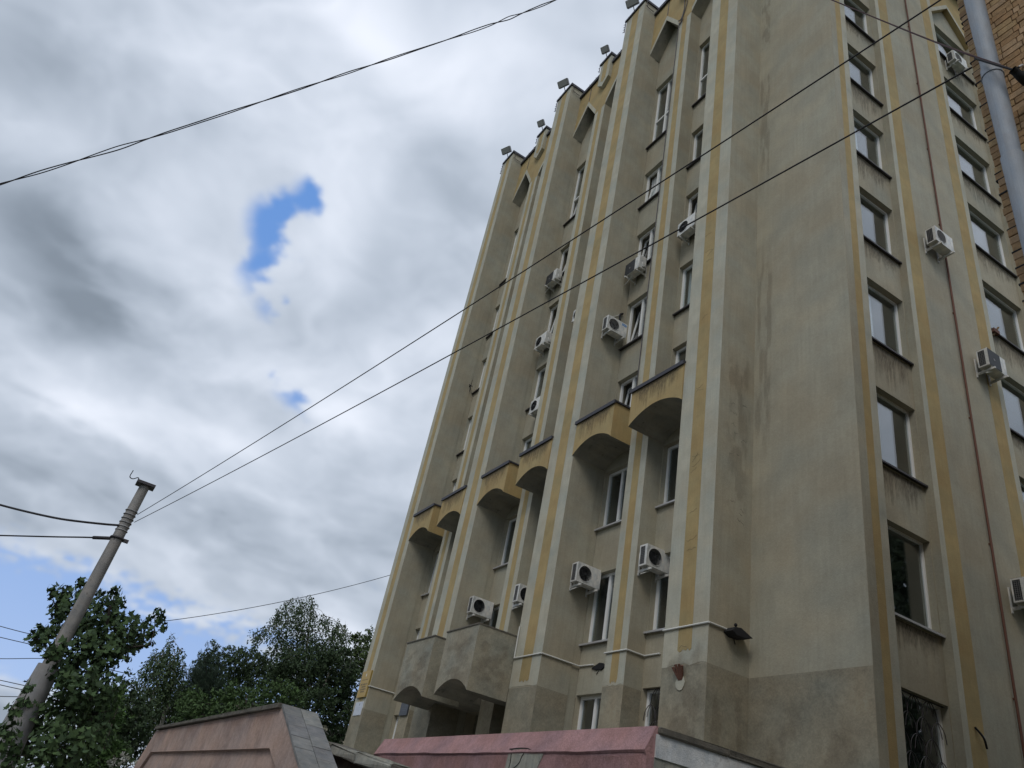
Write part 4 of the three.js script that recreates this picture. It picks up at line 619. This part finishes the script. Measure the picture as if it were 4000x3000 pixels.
// blobs: [u, v, radius in photo pixels, distance]; leaves fill each clump, limbs run from the trunk to the clumps
function tree(name, label, group, trunkAt, trunkR, trunkMat, blobs, leaf, cols, dens, size, seed, opt = {}) {
  const R = rng(seed); const base = new THREE.Vector3(trunkAt.x, 0, trunkAt.z); const t = thing(name, label, opt.cat || 'tree', base.toArray(), 0, group);
  const cl = blobs.map(b => { const c = atD(b[0], b[1], b[3]), rr = b[2] / FPX * c.distanceTo(CP); c.y = Math.max(c.y, 0.2); return { c: c.sub(base), r: rr }; });
  const topY = Math.max(...cl.map(q => q.c.y)), mean = cl.reduce((s, q) => s.add(q.c), new THREE.Vector3()).multiplyScalar(1 / cl.length);
  const lean = h => new THREE.Vector3(mean.x * Math.pow(h / topY, 1.5), h, mean.z * Math.pow(h / topY, 1.5));
  const tr = []; const n = 7; for (let i = 0; i < n; i++) tr.push(rod(lean(topY * 0.92 * i / n), lean(topY * 0.92 * (i + 1) / n), trunkR * (1 - 0.85 * i / n), 9, trunkR * (1 - 0.85 * (i + 1) / n)));
  mesh('trunk', tr.map(g => uvm(g)), trunkMat, t);
  const lb = []; const nodes = Array.from({ length: 6 }, (_, i) => ({ p: lean(topY * (0.25 + 0.11 * i)), r: trunkR * (0.75 - 0.1 * i) }));
  const order = cl.map(q => ({ q, d: Math.min(...nodes.map(n => n.p.distanceTo(q.c))) })).sort((A, B) => A.d - B.d);
  order.forEach(({ q }) => { let best = null, bd = 1e9; for (const n of nodes) { const d = n.p.distanceTo(q.c) + Math.max(0, n.p.y - q.c.y) * 1.5; if (d < bd) { bd = d; best = n; } } const m = best.p.clone().lerp(q.c, 0.5); m.y += (opt.droop ? 0.3 : -0.15) * q.r; m.x += (R() - 0.5) * q.r * 0.5; m.z += (R() - 0.5) * q.r * 0.5; const rr = Math.max(0.01, Math.min(best.r * 0.55, trunkR * 0.4)); lb.push(tube([best.p, m, q.c], rr, 5, 6)); nodes.push({ p: q.c, r: rr }); for (let k = 0; k < 6; k++) { const e = q.c.clone().add(new THREE.Vector3(R() - 0.5, R() - 0.4, R() - 0.5).multiplyScalar(q.r * 1.7)); lb.push(rod(q.c, e, Math.min(rr * 0.5, 0.02), 4, 0.003)); } });
  mesh('limbs', lb, trunkMat, t);
  const pts = []; cl.forEach(q => { const k = Math.round(dens * q.r * q.r / (size * size)); for (let i = 0; i < k; i++) { const d = new THREE.Vector3(R() * 2 - 1, R() * 2 - 1, R() * 2 - 1); if (d.lengthSq() > 1) { i--; continue; } const L = d.length(); d.multiplyScalar((0.35 + 0.65 * Math.sqrt(L)) * (0.86 + R() * 0.34) * q.r / Math.max(L, 0.2) * Math.max(L, 0.2)); pts.push([q.c.clone().add(d), d, q.r]); } });
  const im = new THREE.InstancedMesh(leaf, leafMat(1, 1, 1), pts.length), o = new THREE.Object3D(), c = new THREE.Color();
  pts.forEach(([p, d], i) => { o.position.copy(p); const s = (opt.scale ?? size) * (0.7 + R() * 0.6); o.scale.setScalar(s); if (opt.droop) o.rotation.set((R() - 0.5) * 0.5, R() * 6.28, (R() - 0.5) * 0.5); else if (opt.flat) { o.rotation.set(-1.2 + R() * 1.4, Math.atan2(d.x, d.z) + (R() - 0.5) * 1.6, (R() - 0.5) * 1.0, 'YXZ'); } else o.rotation.set(R() * 6.28, R() * 6.28, R() * 6.28); o.updateMatrix(); im.setMatrixAt(i, o.matrix); const k = cols[Math.floor(R() * cols.length)], v = 0.75 + R() * 0.5; im.setColorAt(i, c.setRGB(k[0] * v, k[1] * v, k[2] * v)); });
  im.name = 'crown'; im.userData.kind = 'stuff'; im.castShadow = im.receiveShadow = true; t.add(im);
  return t;
}
const k5 = a => a.map(([x, y, r, d]) => [x / 2.212, 2250 + y / 2.212, r / 2.212, d]), k6 = a => a.map(([x, y, r, d]) => [700 + x / 2.212, 2250 + y / 2.212, r / 2.212, d]);
const dm = (a, D, sp, seed) => { const R = rng(seed); return a.map(q => [...q, D + (R() - 0.5) * sp]); };
const GR = [[0.045, 0.085, 0.028], [0.055, 0.10, 0.032], [0.038, 0.072, 0.028]], GB = [[0.05, 0.085, 0.032], [0.042, 0.075, 0.03], [0.06, 0.09, 0.035]];
{
  const mb = dm([[460, 110, 38], [450, 170, 45], [700, 75, 48], [720, 130, 50], [560, 170, 75], [500, 250, 70], [650, 260, 100], [870, 150, 32], [990, 140, 50], [1000, 230, 70], [850, 300, 120], [990, 330, 90], [540, 330, 80], [480, 385, 50], [350, 490, 60], [300, 540, 55], [340, 610, 55], [400, 540, 70], [480, 480, 50], [560, 500, 60], [680, 430, 110], [850, 470, 150], [1030, 470, 120], [1160, 410, 60], [1130, 520, 80], [1250, 440, 50], [1360, 350, 55], [1340, 400, 45], [1410, 455, 38], [1300, 500, 45], [1220, 570, 60], [1290, 595, 38], [1160, 620, 60], [1050, 620, 110]], 23.4, 2.2, 1).concat(dm([[750, 640, 150], [500, 660, 90], [420, 680, 55], [930, 680, 130], [620, 790, 120], [850, 830, 120], [500, 870, 80], [560, 950, 100], [310, 940, 70], [250, 975, 35], [330, 1030, 50], [700, 980, 150], [900, 1000, 130], [620, 1100, 150], [190, 1140, 80], [120, 1180, 50], [330, 1240, 120], [560, 1270, 150], [800, 1200, 140], [60, 1400, 90], [220, 1420, 130], [450, 1450, 150], [700, 1450, 150], [100, 1560, 100], [330, 1610, 120], [560, 1640, 140], [850, 1400, 120]], 21.6, 2.4, 2));
  tree('maple_tree', 'leafy maple growing round the foot of the utility pole', null, atD(330, 2950, 23), 0.2, bark, k5(mb), mapleLeaf, GR, 17, 0.145, 101, { flat: true });
}
const GT = 'trees beyond the end of the block';
tree('weeping_birch', 'thin topped weeping birch behind the maple', GT, atD(640, 2900, 40), 0.16, birchBark, k5(dm([[1485, 510, 26], [1495, 560, 32], [1470, 610, 45], [1560, 650, 45], [1400, 680, 75], [1510, 690, 70], [1350, 760, 90], [1450, 800, 110], [1580, 780, 60], [1330, 900, 130], [1480, 930, 120], [1300, 1060, 140], [1430, 1120, 140], [1560, 1000, 70], [1250, 1220, 140], [1400, 1290, 130]], 40, 4, 3)), birchSpray, GB, 14, 0.30, 102, { droop: true, scale: 1.0 });
tree('leafy_bush', 'bright green rounded bush by the dusty pink wall', null, atD(400, 2990, 26), 0.06, bark, k5(dm([[870, 1480, 100], [820, 1580, 120], [930, 1600, 110], [720, 1620, 100], [1000, 1480, 70], [960, 1050, 70], [1010, 1000, 60], [920, 1130, 80], [980, 1220, 90], [930, 1300, 90]], 27, 2, 4)), bushSpray, [[0.06, 0.12, 0.03], [0.075, 0.14, 0.035]], 14, 0.22, 103, { scale: 1, cat: 'bush' });
tree('lilac_bush', 'tall dark bush filling in beside the maple trunk', null, atD(500, 2950, 31), 0.09, bark, k5(dm([[1000, 1250, 130], [1110, 1120, 120], [1060, 1400, 140], [1170, 1300, 130], [1000, 1560, 130], [900, 1250, 110], [1150, 1500, 110], [950, 1100, 90], [1230, 1180, 100], [1080, 980, 90]], 31, 3, 14)), bushSpray, [[0.03, 0.058, 0.022], [0.038, 0.066, 0.025]], 12, 0.24, 111, { scale: 1.1, cat: 'bush' });
tree('flowering_bush', 'white flowered bush at the foot of the dusty pink wall', null, atD(470, 2995, 24), 0.04, bark, k5(dm([[1020, 1620, 60], [1080, 1600, 50], [1130, 1625, 45], [980, 1650, 50]], 24, 1, 5)), bushSpray, [[0.55, 0.55, 0.45], [0.6, 0.58, 0.5], [0.07, 0.12, 0.04]], 7, 0.2, 104, { scale: 0.8, cat: 'bush' });
tree('dark_spruce', 'dark spruce standing between the birches', GT, atD(790, 2900, 43), 0.2, bark, k5(dm([[1790, 690, 22], [1780, 750, 40], [1760, 810, 55], [1790, 870, 70], [1730, 930, 90], [1680, 1000, 105], [1820, 990, 80], [1700, 1090, 120], [1620, 1160, 120], [1760, 1190, 120], [1560, 1260, 110], [1680, 1290, 120]], 43, 3, 6)), needle, [[0.022, 0.045, 0.024], [0.028, 0.052, 0.028]], 14, 0.28, 105, { flat: true, scale: 1.5 });
tree('tall_birch', 'tall birch with drooping twigs next to the end pier', GT, atD(1180, 2900, 45), 0.24, birchBark, k6(dm([[1130, 175, 32], [1150, 220, 45], [1060, 220, 55], [960, 215, 38], [920, 240, 25], [1170, 280, 55], [1030, 290, 70], [940, 300, 50], [870, 320, 55], [840, 380, 50], [1100, 380, 95], [930, 410, 85], [1180, 370, 45], [720, 450, 45], [680, 480, 45], [660, 540, 28], [770, 470, 40], [830, 460, 50], [1250, 345, 45], [1300, 380, 40], [1365, 400, 50], [1430, 440, 40], [1460, 490, 35], [1350, 480, 80], [1220, 500, 90], [1050, 520, 110], [890, 540, 80], [1420, 560, 70], [1300, 600, 110], [1120, 640, 120], [960, 660, 110]], 45, 5, 7)), birchSpray, GB, 12, 0.32, 106, { droop: true, scale: 1.05 });
tree('birch_thicket', 'dense lower birch thicket above the stair wall', GT, atD(1150, 2950, 41), 0.22, birchBark, k6(dm([[1250, 740, 130], [1080, 780, 140], [900, 760, 120], [1400, 720, 110], [1320, 900, 160], [1120, 940, 160], [900, 930, 150], [1460, 860, 110], [1420, 1060, 140], [1200, 1100, 150], [980, 1100, 130], [1480, 1180, 90], [1350, 1250, 130], [1400, 1400, 90], [1320, 1400, 70], [1440, 1500, 60]], 41, 5, 8)), bushSpray, [[0.03, 0.055, 0.022], [0.036, 0.062, 0.024], [0.042, 0.075, 0.028]], 17, 0.27, 107, { scale: 1.25 });
tree('young_ash', 'tree with sparse pointed leading shoots beside the spruce', GT, atD(900, 2900, 48), 0.18, bark, k6(dm([[285, 590, 22], [300, 640, 35], [340, 610, 20], [270, 690, 45], [380, 680, 35], [440, 640, 32], [440, 700, 55], [530, 650, 35], [550, 700, 55], [620, 680, 50], [200, 760, 70], [330, 790, 100], [500, 800, 110], [650, 780, 100], [740, 720, 70], [250, 900, 110], [430, 940, 140], [620, 930, 140], [780, 880, 120]], 48, 5, 9)), bushSpray, [[0.04, 0.07, 0.028], [0.048, 0.08, 0.03]], 13, 0.26, 108, { scale: 1.2 });
tree('light_green_tree', 'lighter green tree low above the stair wall capping', GT, atD(980, 2950, 36), 0.14, bark, k6(dm([[450, 1000, 80], [380, 1080, 90], [520, 1080, 100], [640, 1060, 90], [760, 1010, 90], [900, 980, 90], [1000, 1040, 80], [420, 1180, 80], [600, 1160, 80], [800, 1110, 80], [120, 1080, 110], [200, 1200, 110], [60, 1200, 110]], 36, 3, 10)), bushSpray, [[0.055, 0.10, 0.032], [0.06, 0.11, 0.03]], 14, 0.26, 109, { scale: 1.1 });
tree('poplar_tree', 'yellowish green tree just behind the end pier', GT, atD(1420, 2800, 56), 0.22, bark, k6(dm([[1545, 515, 38], [1500, 545, 40], [1640, 500, 32], [1660, 470, 20], [1620, 560, 55], [1560, 620, 70], [1640, 660, 70], [1520, 720, 80], [1600, 780, 80], [1500, 860, 80], [1700, 600, 60], [1720, 720, 80]], 56, 4, 11)), bushSpray, [[0.06, 0.095, 0.03], [0.065, 0.10, 0.028]], 15, 0.30, 110, { scale: 1.35 });
// trees across the yard, seen only as reflections in the side windows
{
  const mk = (x, z, h, seed, label, group) => { const R = rng(seed), t = thing('yard_tree', label, 'tree', [x, 0, z], 0, group); mesh('trunk', uvm(rod([0, 0, 0], [0.2, h * 0.7, 0], 0.3, 10, 0.1)), bark, t); const n = 2600, im = new THREE.InstancedMesh(bushSpray, leafMat(1, 1, 1), n), o = new THREE.Object3D(), c = new THREE.Color(); for (let i = 0; i < n; i++) { const a = R() * 6.28, q = Math.sqrt(R()), y = h * (0.25 + 0.75 * R()), w = h * 0.36 * Math.sqrt(Math.max(0.05, 1 - Math.pow((y / h - 0.6) / 0.42, 2))); o.position.set(Math.cos(a) * q * w, y, Math.sin(a) * q * w); o.rotation.set(R() * 6, R() * 6, R() * 6); o.scale.setScalar(2.2 + R() * 1.5); o.updateMatrix(); im.setMatrixAt(i, o.matrix); const v = 0.7 + R() * 0.5; im.setColorAt(i, c.setRGB(0.045 * v, 0.075 * v, 0.03 * v)); } im.name = 'crown'; im.userData.kind = 'stuff'; t.add(im); };
  [[-34, 30], [-24, 31.5], [-14, 29.5], [-4, 31], [6, 30], [16, 31.5]].forEach(([x, z], i) => mk(x, z, 11 + (i * 7 % 4), 210 + i, 'street tree across the road, facing the office block', 'trees across the road'));
  mk(9.5, -22, 20, 201, 'broad yard tree behind the brick building');
  mk(16, -27, 23, 202, 'taller yard tree farther behind the brick building');
}
// ───────────────────────── far things ─────────────────────────
{
  const b = thing('apartment_block', 'pale apartment block glimpsed through the trees', 'building', [-120, 0, -20]);
  mesh('wall', box(-6, 6, 0, 15, -30, 4), surf(lin(0.42, 0.38, 0.28), plasterVar, 9), b); mesh('roof', box(-6.4, 6.4, 15, 15.4, -30.4, 4.4), M.coping, b);
  for (let i = 0; i < 8; i++) for (let k = 0; k < 5; k++) { const wz = 2 - i * 4, y = 1.6 + k * 2.9; const w = mesh('window', [box(6, 6.06, y, y + 1.5, wz - 1.5, wz)], M.frame, b); mesh('pane', box(6.06, 6.07, y + 0.08, y + 1.42, wz - 1.42, wz - 0.08), M.black, w); }
  const c0 = atD(36, 2806, 700), c = thing('chimney_stack', 'distant red and white banded chimney at the edge of the maple', 'chimney', [c0.x, 0, c0.z]);
  const red = new THREE.MeshStandardMaterial({ color: lin(0.35, 0.06, 0.05), roughness: 0.8 }); const n = 7, h = c0.y; for (let i = 0; i < n; i++) mesh('band', uvm(rod([0, h * i / n, 0], [0, h * (i + 1) / n, 0], 3.6 - i * 0.25, 20, 3.35 - i * 0.25)), i % 2 === 0 ? red : M.whitewash, c);
}
renderer.render(scene, camera);
